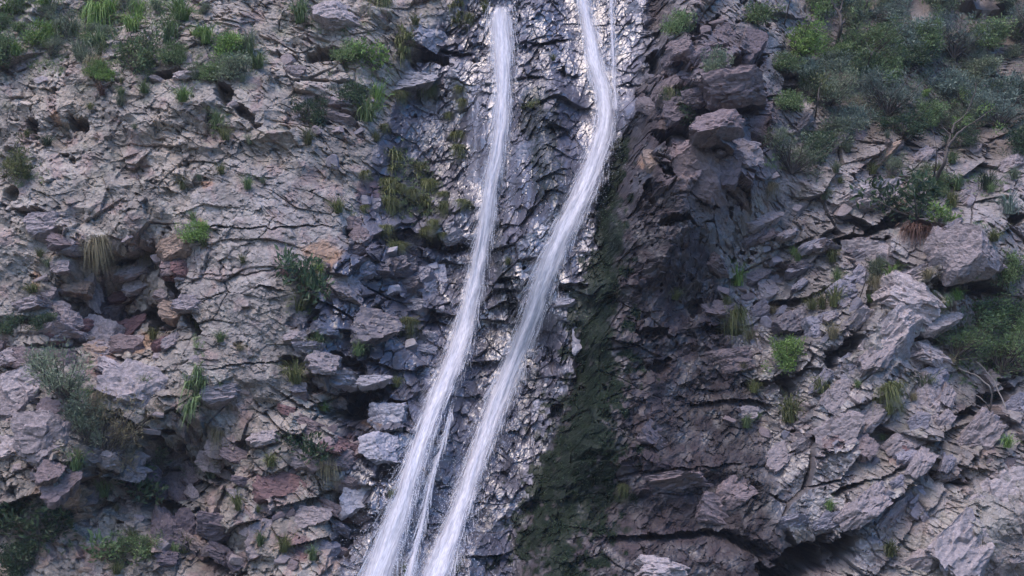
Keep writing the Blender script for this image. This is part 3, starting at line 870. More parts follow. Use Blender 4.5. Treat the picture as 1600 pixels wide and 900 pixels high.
# blocks of the face itself: parts of the cliff
FACE = [
    (530, 38, 44, 26, 10, 'pale', 0), (668, 52, 34, 26, -15, 'shine', .5), (612, 48, 30, 30, 20, 'dark', .4), (640, 128, 45, 17, -8, 'shine', .3), (528, 160, 30, 15, -8, 'dry', 0),
    (55, 58, 20, 11, 5, 'pale', 0), (100, 56, 20, 12, -5, 'dry', 0), (30, 105, 20, 14, 10, 'dry', 0), (460, 115, 22, 12, -10, 'dry', 0), (535, 190, 30, 11, -15, 'dry', 0), (246, 126, 12, 5, -10, 'pale', 0), (290, 118, 24, 6, 5, 'pale', 0),
    (135, 438, 17, 36, 32, 'dry', 0), (215, 448, 22, 9, 10, 'pale', 0), (205, 420, 14, 6, 15, 'pale', 0), (170, 490, 18, 16, 0, 'brown', 0), (255, 465, 18, 12, -20, 'dry', 0), (40, 480, 32, 11, 8, 'dry', 0), (72, 460, 20, 12, -5, 'dry', 0), (85, 522, 44, 15, 12, 'dry', 0), (30, 560, 30, 14, 15, 'dry', 0), (185, 580, 40, 10, -22, 'pale', 0), (78, 350, 30, 16, 5, 'dry', 0), (100, 380, 25, 10, 0, 'brown', 0), (150, 545, 22, 14, -10, 'orange', 0), (205, 545, 28, 18, -10, 'brown', 0),
    (655, 455, 30, 24, -10, 'shine', .6), (680, 432, 18, 22, 10, 'shine', .6), (648, 480, 24, 14, -5, 'shine', .6), (668, 530, 20, 16, 0, 'shine', .6), (668, 548, 16, 8, 0, 'shine', .5), (660, 580, 16, 18, 0, 'shine', .5), (530, 592, 34, 13, -8, 'shine', .3), (585, 596, 24, 8, 0, 'shine', .4), (508, 512, 22, 20, -8, 'wet', .5), (508, 460, 20, 13, -10, 'brown', .1), (565, 375, 18, 20, 40, 'brown', 0), (545, 350, 18, 13, 0, 'brown', .1), (582, 325, 20, 13, 10, 'wet', .4), (710, 370, 22, 12, 20, 'shine', .5),
    (450, 870, 22, 36, 60, 'red', 0), (525, 700, 15, 10, -20, 'red', .1), (488, 668, 24, 12, -25, 'brown', 0), (425, 690, 10, 8, 0, 'brown', 0), (545, 830, 18, 14, 10, 'wet', .5), (505, 858, 18, 22, 70, 'wet', .5), (410, 850, 26, 30, 10, 'dry', 0), (290, 840, 28, 13, -40, 'dry', 0), (330, 860, 16, 12, 10, 'dry', 0), (125, 810, 24, 6, 18, 'orange', 0), (70, 762, 16, 6, -50, 'orange', 0), (345, 690, 26, 18, -10, 'dry', 0), (350, 615, 32, 12, 10, 'dry', 0),
    (905, 520, 16, 24, 0, 'shine', .5), (890, 610, 12, 26, 5, 'shine', .4), (885, 475, 20, 8, 0, 'shine', .4), (905, 360, 14, 26, 10, 'shine', .5), (985, 60, 24, 20, 35, 'shine', .4), (990, 20, 20, 16, 40, 'shine', .4), (1000, 70, 16, 22, 10, 'shine', .4), (842, 640, 9, 14, 0, 'shine', .5), (834, 690, 8, 26, 5, 'shine', .5),
    (1135, 60, 24, 22, 40, 'brown', 0), (1170, 70, 24, 26, 10, 'dark', 0), (1040, 150, 22, 22, 30, 'brown', .2), (1060, 100, 20, 20, 30, 'dark', .2), (1120, 205, 46, 24, 10, 'brown', 0), (1180, 175, 26, 16, -10, 'brown', 0), (1180, 205, 30, 24, 10, 'brown', 0), (1130, 285, 26, 17, 10, 'brown', 0), (1020, 170, 14, 26, 60, 'dark', .3), (1160, 240, 30, 20, 20, 'dry', 0), (1020, 250, 16, 14, 10, 'orange', .2), (1190, 345, 26, 13, 5, 'dry', .1), (1195, 370, 22, 13, 10, 'brown', 0), (1110, 410, 30, 18, -20, 'brown', .2), (1120, 490, 34, 18, -10, 'brown', .1), (1130, 565, 40, 22, 5, 'brown', .1), (1160, 650, 24, 14, 0, 'dry', .2), (1050, 755, 60, 18, 5, 'brown', .1), (1150, 770, 30, 22, 40, 'brown', .1), (1030, 890, 40, 14, -4, 'pale', .1), (1120, 800, 34, 18, -20, 'brown', .1), (1020, 680, 26, 14, -30, 'dark', .3),
    (1225, 370, 18, 10, 20, 'dry', .3), (1275, 385, 22, 9, 20, 'wet', .5), (1250, 425, 30, 10, 15, 'wet', .4), (1335, 440, 24, 16, 40, 'wet', .3), (1290, 500, 18, 12, 20, 'wet', .3), (1340, 500, 30, 13, 42, 'pale', 0), (1395, 400, 13, 26, 65, 'pale', 0), (1420, 465, 52, 24, -25, 'pale', 0), (1395, 520, 50, 22, 44, 'pale', 0), (1460, 500, 30, 18, 0, 'pale', 0), (1360, 560, 40, 24, 45, 'dry', .2), (1435, 560, 34, 22, 40, 'dry', .1), (1330, 580, 26, 20, 50, 'wet', .4), (1470, 380, 20, 22, 60, 'dry', 0), (1545, 412, 18, 24, 50, 'dry', 0), (1490, 355, 22, 12, 30, 'dry', 0), (1510, 310, 20, 12, 20, 'dry', 0), (1450, 560, 40, 13, -15, 'pale', 0), (1430, 430, 28, 10, 20, 'dry', 0),
    (1310, 680, 34, 24, 30, 'dry', .2), (1350, 655, 34, 20, 40, 'dry', .2), (1410, 710, 20, 14, 25, 'red', .1), (1450, 640, 36, 28, 45, 'dry', .1), (1520, 690, 46, 26, 42, 'dry', .1), (1480, 740, 22, 14, 30, 'dry', .1), (1395, 800, 40, 20, 42, 'dry', .1), (1350, 790, 40, 18, 42, 'dry', .15), (1430, 780, 22, 24, 40, 'wet', .3), (1500, 850, 60, 34, 42, 'pale', .1), (1560, 780, 40, 30, 45, 'pale', .1), (1580, 860, 30, 34, 50, 'dry', .2), (1440, 880, 40, 20, 42, 'pale', .1), (1590, 640, 26, 20, 40, 'wet', .2), (1560, 720, 24, 22, 60, 'brown', .1), (1290, 820, 30, 14, 20, 'wet', .4), (1240, 815, 26, 12, 10, 'wet', .5),
    (1340, 215, 16, 14, 10, 'brown', 0), (1545, 145, 17, 13, 20, 'brown', 0), (1395, 230, 28, 10, 25, 'dry', 0), (1375, 245, 30, 9, 30, 'orange', 0), (1440, 245, 22, 16, 30, 'dry', 0), (1520, 235, 18, 14, 0, 'dry', 0), (1580, 260, 24, 14, 20, 'dry', 0), (1300, 235, 32, 9, 42, 'dry', 0), (1255, 200, 28, 8, 45, 'dry', 0), (1215, 220, 16, 14, 45, 'pale', 0), (1230, 130, 12, 26, 70, 'dry', 0), (1290, 15, 22, 12, 20, 'dry', 0), (1400, 20, 16, 12, 0, 'dry', 0),
]
for k, (px, py, w, h, a, tone, we) in enumerate(FACE):
    rock_at(px, py, w * .92, h * .85, a, tone, we, k * 7 + 1, .42)

# heaps of angular blocks with gaps between them
hb = random.Random(17)
for cx, cy, rx, ry, n, tones, we, bed in ((185, 465, 120, 80, 26, ('dry', 'brown', 'dry', 'orange', 'red'), 0, 5), (110, 640, 110, 130, 22, ('dry', 'pale', 'brown'), 0, -5), (300, 790, 110, 90, 24, ('dry', 'brown', 'dark'), 0, -30),
                                          (500, 640, 70, 220, 26, ('dry', 'brown', 'red', 'wet'), .15, -10), (610, 440, 60, 80, 10, ('wet', 'dark'), .5, 10), (1265, 440, 90, 80, 18, ('wet', 'dry', 'dark'), .4, 20), (1350, 690, 140, 110, 16, ('dry', 'brown', 'wet'), .2, 42), (1090, 170, 60, 130, 12, ('brown', 'dark'), .1, 25)):
    for q in range(n):
        w = hb.uniform(12, 30)
        rock_at(hb.uniform(cx - rx, cx + rx), hb.uniform(cy - ry, cy + ry), w, w * hb.uniform(.4, .75), bed + hb.uniform(-22, 22), hb.choice(tones), we, hb.randrange(999), .30)

# smaller broken stones
rs = random.Random(5)
SMALLZONE = [  # cx, cy, rx, ry, n, tone, wet, bed
    (180, 480, 130, 110, 24, 'dry', 0, 10), (120, 640, 130, 130, 16, 'dry', 0, -10), (400, 130, 130, 80, 16, 'dry', 0, 8), (330, 790, 120, 90, 24, 'dry', .1, -20),
    (480, 780, 60, 110, 20, 'brown', .1, 30), (620, 440, 70, 110, 16, 'shine', .5, 30), (570, 240, 60, 90, 8, 'wet', .3, 10), (1080, 140, 70, 110, 12, 'brown', .1, 30),
    (1260, 440, 90, 100, 24, 'wet', .3, 25), (1190, 560, 60, 120, 12, 'brown', .2, 0), (1500, 330, 100, 60, 12, 'dry', 0, 25), (1330, 760, 110, 90, 14, 'wet', .3, 42),
    (60, 60, 90, 70, 8, 'pale', 0, 5), (140, 860, 120, 40, 12, 'orange', 0, 10), (1240, 290, 80, 60, 10, 'dry', .1, 35),
]
k = 0
for cx, cy, rx, ry, n, tone, we, bed in SMALLZONE:
    for _ in range(n * 5 // 8):
        px = rs.uniform(cx - rx, cx + rx); py = rs.uniform(cy - ry, cy + ry)
        w = rs.uniform(6, 14); k += 1
        rock_at(px, py, w, w * rs.uniform(.4, .75), bed + rs.uniform(-25, 25), tone, we, k, .3, pool=CHIPS)

# ------------------------------------------------------------------ water
def smooth(a, n):
    for _ in range(n):
        a = np.concatenate([a[:1], (a[:-2] + 2 * a[1:-1] + a[2:]) / 4, a[-1:]])
    return a


def fall_path(path, out):
    """dense centre line in world space: (points, half width m)"""
    p = np.array(path, float)
    ys = np.arange(p[0, 1], p[-1, 1] + 1, 6.0)
    xs = smooth(np.interp(ys, p[:, 1], p[:, 0]), 6); ws = smooth(np.interp(ys, p[:, 1], p[:, 2]), 3)
    dn = np.array([front(x, y, 6) for x, y in zip(xs, ys)])
    dn = smooth(np.maximum(dn, smooth(dn, 60)), 140) + out
    P = np.array([ray_at(x, y, d) for x, y, d in zip(xs, ys, dn)])
    return P, ws * PX2M * .95


def sheet(path, out, layers=3, nu=14, wscale=1.0, seed=0, dens=(.35, .5)):
    """several rippled sheets of water, one behind the other, joined in one mesh"""
    P, W = fall_path(path, out)
    n = len(P)
    V, F, UVs, DN = [], [], [], []
    Ls = np.concatenate([[0], np.cumsum(np.linalg.norm(np.diff(P, axis=0), axis=1))])
    for l in range(layers):
        u = np.linspace(-1, 1, nu)
        U, J = np.meshgrid(u, np.arange(n))
        wl_ = W * wscale * 1.18 * (1 + .22 * fbm(Ls * 1.9, Ls * 0 + l * 5.0, 2, seed + l))
        bul = np.sqrt(np.clip(1 - U ** 2, 0, 1)) * .16
        rip = .07 * fbm((U * 3 + l * 7), (Ls[:, None] * .9 + 0 * U), 3, seed + 3)
        pts = P[:, None, :] + (U * wl_[:, None])[..., None] * SDIR + (bul + rip - .09 * l)[..., None] * NDIR
        base_ = len(np.concatenate(V)) if V else 0
        V.append(pts.reshape(-1, 3))
        q = np.arange(n * nu).reshape(n, nu)
        F.append(np.stack([q[:-1, :-1], q[1:, :-1], q[1:, 1:], q[:-1, 1:]], -1).reshape(-1, 4) + base_)
        UVs.append(np.stack([U * W[:, None] + l * 3.3, Ls[:, None] + 0 * U], -1).reshape(-1, 2))
        fade = .75 * np.exp(-Ls[:, None] / (.22 + .16 * np.sin(u * 9 + l) ** 2)[None]) if path[0][1] > 0 else 0
        DN.append((-fade + dens[0] + dens[1] * (1 - np.abs(U) ** 1.5) - .06 * l + 0 * J).reshape(-1))
    V = np.concatenate(V); F = np.concatenate(F); UVs = np.concatenate(UVs); DN = np.concatenate(DN)
    return P, W, Ls, V, F, UVs, DN


def water_mesh(name, V, F, UVs, DN, mat):
    me = np_mesh(name, V, F, mat, smooth=True)
    uvl = me.uv_layers.new(name='flow')
    uvl.data.foreach_set('uv', UVs[F.ravel()].astype(f4).ravel())
    float_attr(me, 'foam_cover', DN)
    return me


def strands(P, W, Ls, n, seed, spread=1.0, wmin=.002, wmax=.007, lmin=.2, lmax=.8, edge=.6):
    """thin falling threads of white water: tapered flat ribbons following the fall"""
    rs = np.random.RandomState(seed)
    V, F = [], []
    tot = Ls[-1]; c = 0
    for k in range(n):
        l0 = rs.uniform(0, tot - .3); ln = rs.uniform(lmin, lmax)
        u = rs.uniform(-1, 1)
        if rs.rand() < edge:
            u = math.copysign(rs.uniform(.7, 1.0 + .28 * spread * rs.rand() ** 2), u)
        m = 5
        ls = np.linspace(l0, min(l0 + ln, tot), m)
        drift = rs.uniform(-.05, .05) + (.06 * np.sign(u) * spread if abs(u) > .8 else 0)
        d = rs.uniform(.04, .22) + (.05 if abs(u) < .8 else 0)
        wd = rs.uniform(wmin, wmax)
        pts = np.array([[np.interp(a, Ls, P[:, i]) for i in range(3)] for a in ls])
        ww = np.interp(ls, Ls, W)
        t = np.linspace(0, 1, m)
        pts = pts + ((u * ww + drift * t)[:, None]) * SDIR + d * NDIR
        prof = wd * np.array([.15, .8, 1, .8, .1])[:, None]
        a = pts - prof * SDIR; b = pts + prof * SDIR; e = pts + NDIR * wd * .8
        V.append(np.stack([a, e, b], 1).reshape(-1, 3))
        for j in range(m - 1):
            q = c + j * 3
            F += [(q, q + 3, q + 4, q + 1), (q + 1, q + 4, q + 5, q + 2)]
        c += m * 3
    return np.concatenate(V), np.array(F)


def droplets(P, W, Ls, n, seed, spread, rmin=.006, rmax=.02, low=0.0):
    rs = np.random.RandomState(seed)
    o = np.array([[1, 0, 0], [-1, 0, 0], [0, 1, 0], [0, -1, 0], [0, 0, 1.6], [0, 0, -1.6]], float)
    fc = np.array([[0, 2, 4], [2, 1, 4], [1, 3, 4], [3, 0, 4], [2, 0, 5], [1, 2, 5], [3, 1, 5], [0, 3, 5]])
    l = (low + (1 - low) * rs.rand(n)) * Ls[-1]
    pts = np.stack([np.interp(l, Ls, P[:, i]) for i in range(3)], -1)
    u = np.sign(rs.randn(n)) * (.75 + np.abs(rs.randn(n)) * spread)
    pts = pts + (u * np.interp(l, Ls, W))[:, None] * SDIR + (rs.rand(n) * .35)[:, None] * NDIR
    r = rs.uniform(rmin, rmax, n) * rs.rand(n) ** .5
    V = pts[:, None] + o[None] * r[:, None, None]
    F = fc[None] + (np.arange(n) * 6)[:, None, None]
    return V.reshape(-1, 3), F.reshape(-1, 3)


def waterfall(path, label, seed, out=.22, ns=700, nd=1300, wscale=1.0, cat='waterfall', name='waterfall', dens=(.0, .80), nu=18, spread=1.0):
    P, W, Ls, V, F, UVs, DN = sheet(path, out, 3, nu, wscale, seed, dens)
    root = put(name, None, loc=P[-1], label=label, cat=cat)
    off = -np.array(P[-1])
    put('water_sheet', water_mesh('water_sheet', V + off, F, UVs, DN, M_WATER), root)
    v, f = strands(P, W, Ls, ns, seed + 1, spread)
    if spread >= 1.0 and nd >= 1000:
        _, _, _, V2, F2, U2, D2 = sheet(path, out - .08, 1, nu, wscale * 1.75, seed + 5, (-.14, .50))
        put('water_veil', water_mesh('water_veil', V2 + off, F2, U2, D2, M_VEIL), root)
        v2, f2 = strands(P, W * 1.3, Ls, 420, seed + 9, 1.6, .0015, .004, .12, .5, .95)
        f = np.concatenate([f, f2 + len(v)]); v = np.concatenate([v, v2])
    o = put('water_strands', np_mesh('water_strands', v + off, f, M_FOAM, True), root); o['kind'] = 'stuff'
    v, f = droplets(P, W, Ls, nd, seed + 2, .35 * spread)
    v2, f2 = droplets(P, W, Ls, nd // 2, seed + 4, .7 * spread, low=.82)
    v = np.concatenate([v, v2]); f = np.concatenate([f, f2 + nd * 6])
    if spread >= 1.0 and nd >= 1000:
        v3, f3 = droplets(P, W, Ls, 5200, seed + 6, .85, .004, .011)
        f = np.concatenate([f, f3 + len(v)]); v = np.concatenate([v, v3])
        v3, f3 = droplets(P, W, Ls, 2600, seed + 8, 1.1, .004, .013, low=.75)
        f = np.concatenate([f, f3 + len(v)]); v = np.concatenate([v, v3])
    o = put('water_droplets', np_mesh('water_droplets', v + off, f, M_FOAM), root); o['kind'] = 'stuff'
    return root


waterfall(FALL_A, 'white waterfall on the left that drops from the dark lip', 21)
waterfall(FALL_B, 'white waterfall on the right that bends left over the bulge', 31, ns=800, nd=1000)
waterfall([(708, 632, 1.5), (705, 645, 2.5), (697, 680, 2.5), (686, 715, 3), (676, 740, 4.5), (668, 780, 4), (660, 820, 4.5), (652, 850, 5), (640, 900, 6), (632, 940, 6)],
          'thin white trickle between the two big waterfalls near the bottom', 41, .34, 200, 420, cat='trickle', name='trickle', dens=(.06, .62), nu=7)
waterfall([(955, -30, 4), (955, 0, 4), (956, 50, 4), (958, 100, 4), (961, 150, 4), (962, 175, 5)],
          'faint narrow trickle right of the right waterfall at the top', 61, .2, 70, 120, cat='trickle', name='trickle', dens=(.02, .5), nu=5)

# thin spray that drifts off the upper part of the left fall
P_, W_, L_s, V_, F_, U_, D_ = sheet([(752, 60, 10), (750, 110, 20), (746, 180, 25), (744, 250, 22), (740, 310, 12)], .05, 1, 12, 1.1, 91, (-.30, .48))
put('spray', water_mesh('spray', V_, F_, U_, D_, M_VEIL), kind='stuff', label='thin pale spray drifting left of the upper left waterfall')

# ------------------------------------------------------------------ plants
def blades(n, length, spread, droop, width, seed, flat=0.0):
    """grass tuft: tapered arching blades from one root"""
    rs = np.random.RandomState(seed)
    m = 5
    t = np.linspace(0, 1, m)
    V = np.zeros((n, m, 2, 3)); tone = np.zeros((n, m, 2))
    for k in range(n):
        az = rs.uniform(0, 2 * np.pi); out = spread * rs.uniform(.15, 1); L = length * rs.uniform(.55, 1.1)
        d = np.array([math.cos(az), math.sin(az) * .8 - .25, 0])
        dr = droop * rs.uniform(.5, 1.3)
        r0 = np.array([rs.randn() * .12, rs.randn() * .08, 0]) * length
        c = r0 + d * (out * t[:, None]) * L + np.array([0, 0, 1.0]) * ((t - dr * t ** 2.2)[:, None]) * L
        side = np.array([-d[1], d[0], 0]); side = side / (np.linalg.norm(side) + 1e-6) + rs.randn(3) * .3
        w = width * rs.uniform(.7, 1.3) * (1 - t ** 1.8 * .92)
        V[k, :, 0] = c - side * w[:, None]; V[k, :, 1] = c + side * w[:, None]
        tone[k] = np.clip(.45 + rs.randn() * .25 + .3 * (t[:, None] - .4), 0, 1)
    idx = np.arange(n * m * 2).reshape(n, m, 2)
    F = np.stack([idx[:, :-1, 0], idx[:, :-1, 1], idx[:, 1:, 1], idx[:, 1:, 0]], -1).reshape(-1, 4)
    return V.reshape(-1, 3), F, tone.reshape(-1)


def leaves(centres, per, rad, size, seed, asp=.38, up=.5):
    """leaf clumps: small folded leaves spread around clump centres"""
    rs = np.random.RandomState(seed)
    n = len(centres) * per
    c = np.repeat(np.array(centres), per, axis=0)
    ct = np.repeat(rs.uniform(.2, .8, len(centres)), per)
    dirv = rs.randn(n, 3); dirv /= np.linalg.norm(dirv, axis=1, keepdims=True)
    p = c + dirv * (rad * rs.rand(n, 1) ** .5)
    ax = dirv * .7 + rs.randn(n, 3) * .6 + np.array([0, 0, up]); ax /= np.linalg.norm(ax, axis=1, keepdims=True)
    sd = np.cross(ax, rs.randn(n, 3)); sd /= np.linalg.norm(sd, axis=1, keepdims=True)
    nn = np.cross(ax, sd)
    L = size * rs.uniform(.6, 1.3, (n, 1)); w = L * asp
    a = p; b = p + ax * L * .5 + sd * w * .5 + nn * w * .15; d = p + ax * L; e = p + ax * L * .5 - sd * w * .5 + nn * w * .15
    V = np.stack([a, b, d, e], 1).reshape(-1, 3)
    q = np.arange(n) * 4
    F = np.concatenate([np.stack([q, q + 1, q + 2], -1), np.stack([q, q + 2, q + 3], -1)])
    tone = np.repeat(np.clip(ct + rs.randn(n) * .18, 0, 1), 4)
    return V, F, tone


def tube(pts, radii, k=5):
    pts = np.array(pts, float); n = len(pts)
    V = np.zeros((n, k, 3))
    for i in range(n):
        d = pts[min(i + 1, n - 1)] - pts[max(i - 1, 0)]; d /= np.linalg.norm(d) + 1e-9
        a = np.cross(d, [.3, .9, .2]); a /= np.linalg.norm(a); b = np.cross(d, a)
        for j in range(k):
            th = 2 * np.pi * j / k
            V[i, j] = pts[i] + (a * math.cos(th) + b * math.sin(th)) * radii[i]
    q = np.arange(n * k).reshape(n, k)
    F = np.stack([q[:-1], q[1:], np.roll(q[1:], -1, 1), np.roll(q[:-1], -1, 1)], -1).reshape(-1, 4)
    return V.reshape(-1, 3), F


def join(parts):
    V, F, o = [], [], 0
    for v, f in parts:
        V.append(v); F.append(f + o); o += len(v)
    return np.concatenate(V), np.concatenate(F)


def shrub_model(seed, kind, nclump=16, per=70, leaf=.075, aspect=(1, .8, .8), rad=.24, asp=.38):
    """unit shrub, about 1 m across, root at origin, growing up: (stem mesh, {foliage mesh per colour})"""
    rs = np.random.RandomState(seed)
    cs, br = [], []
    lobes = [np.array([rs.uniform(-.42, .42) * aspect[0], rs.uniform(-.3, .2) * aspect[1], rs.uniform(.12, .62) * aspect[2]]) for _ in range(5)]
    for i in range(nclump):
        c = lobes[i % 5] + rs.randn(3) * np.array([.15, .13, .13])
        if i % 6 == 0:
            c = c * rs.uniform(1.15, 1.5)
        c[2] = max(c[2], .02)
        cs.append(c)
        mid = c * .5 + rs.randn(3) * .05
        br.append(tube([(0, 0, 0), mid, c * 1.08], [.016, .010, .004], 4))
    V, F, tone = leaves(cs, per, rad, leaf, seed + 1, asp)
    return join(br), (V, F, tone)


def mk(name, V, F, tone, mat):
    me = np_mesh(name, V, F, mat)
    float_attr(me, 'tone', tone)
    return me


_cache = {}


def foliage_mesh(form, colour, var):
    key = (form, colour, var)
    if key in _cache:
        return _cache[key]
    s = var * 17 + 5
    if form == 'shrub':
        (sv, sf), (V, F, t) = shrub_model(s, form, 18, 75, .085, (1, .8, .8), .22)
    elif form == 'bush':      # loose bush of fine leaves
        (sv, sf), (V, F, t) = shrub_model(s + 3, form, 40, 70, .070, (1.05, .8, .85), .17, .40)
    elif form == 'feathery':  # grey-green bush, thin upright leaves
        (sv, sf), (V, F, t) = shrub_model(s + 5, form, 44, 60, .085, (1, .8, 1.1), .17, .17)
        V2, F2, t2 = leaves([(0, 0, .4)], 1, .1, .05, s)
    elif form == 'leafy':     # larger, shiny leaves
        (sv, sf), (V, F, t) = shrub_model(s + 9, form, 14, 36, .15, (1, .8, .75), .24)
    elif form == 'tuft':
        V, F, t = blades(170, 1.0, 1.05, .85, .013, s); sv = None
    elif form == 'spiky':
        V, F, t = blades(110, 1.0, 1.1, .75, .014, s); sv = None
    elif form == 'hanging':
        V, F, t = blades(420, 1.0, .55, 1.6, .0065, s); sv = None
    elif form == 'fern':
        parts = [blades(50, .62, .8, 1.25, .016, s + i) for i in range(5)]
        offs = [(0, 0, 0), (.22, -.05, -.2), (-.2, -.04, -.25), (.08, -.1, -.5), (-.1, -.1, -.65)]
        V = np.concatenate([p[0] + np.array(o) for p, o in zip(parts, offs)])
        F = np.concatenate([p[1] + i * len(parts[0][0]) for i, p in enumerate(parts)])
        t = np.concatenate([p[2] for p in parts]); sv = None
    fm = mk('foliage', V, F, t, LEAF[colour])
    sm = np_mesh('stem', sv, sf, M_BARK, True) if sv is not None else None
    _cache[key] = (fm, sm)
    return fm, sm


NAME = {'shrub': ('shrub', 'shrub'), 'bush': ('bush', 'bush'), 'feathery': ('bush', 'bush'), 'leafy': ('shrub', 'shrub'), 'tuft': ('grass_tuft', 'grass tuft'), 'spiky': ('grass_tuft', 'grass tuft'), 'hanging': ('hanging_grass', 'hanging grass'), 'fern': ('fern', 'fern')}
_pr = random.Random(3)


def plant(form, colour, px, py, w, h, label, group=None, tilt=0.0):
    """w, h: width and height of the plant in photograph pixels, centred on (px, py)"""
    hanging = form in ('hanging', 'fern')
    root_py = py - h * .32 if hanging else py + h * .42
    P = at(px, root_py, .06)
    fm, sm = foliage_mesh(form, colour, _pr.randrange(3))
    k_ = 1.6 if hanging else 1.3
    W, Hh = w * PX2M * k_, h * PX2M * k_
    nat_w = {'tuft': 1.6, 'spiky': 1.7, 'hanging': .9, 'fern': 1.1}.get(form, 1.2)
    nat_h = {'tuft': .55, 'spiky': .65, 'hanging': 1.2, 'fern': 1.3}.get(form, 1.0)
    sc = (W / nat_w, (W + Hh) / 2 / nat_w, Hh / nat_h)
    rot = (R(_pr.uniform(5, 22)), R(tilt + _pr.uniform(-8, 8)), R(_pr.uniform(-40, 40)))
    nm, cat = NAME[form]
    if sm is None:
        return put(nm, fm, None, P, rot, sc, label, cat, group)
    root = put(nm, None, None, P, rot, sc, label, cat, group)
    put('foliage', fm, root)
    put('stem', sm, root)
    return root


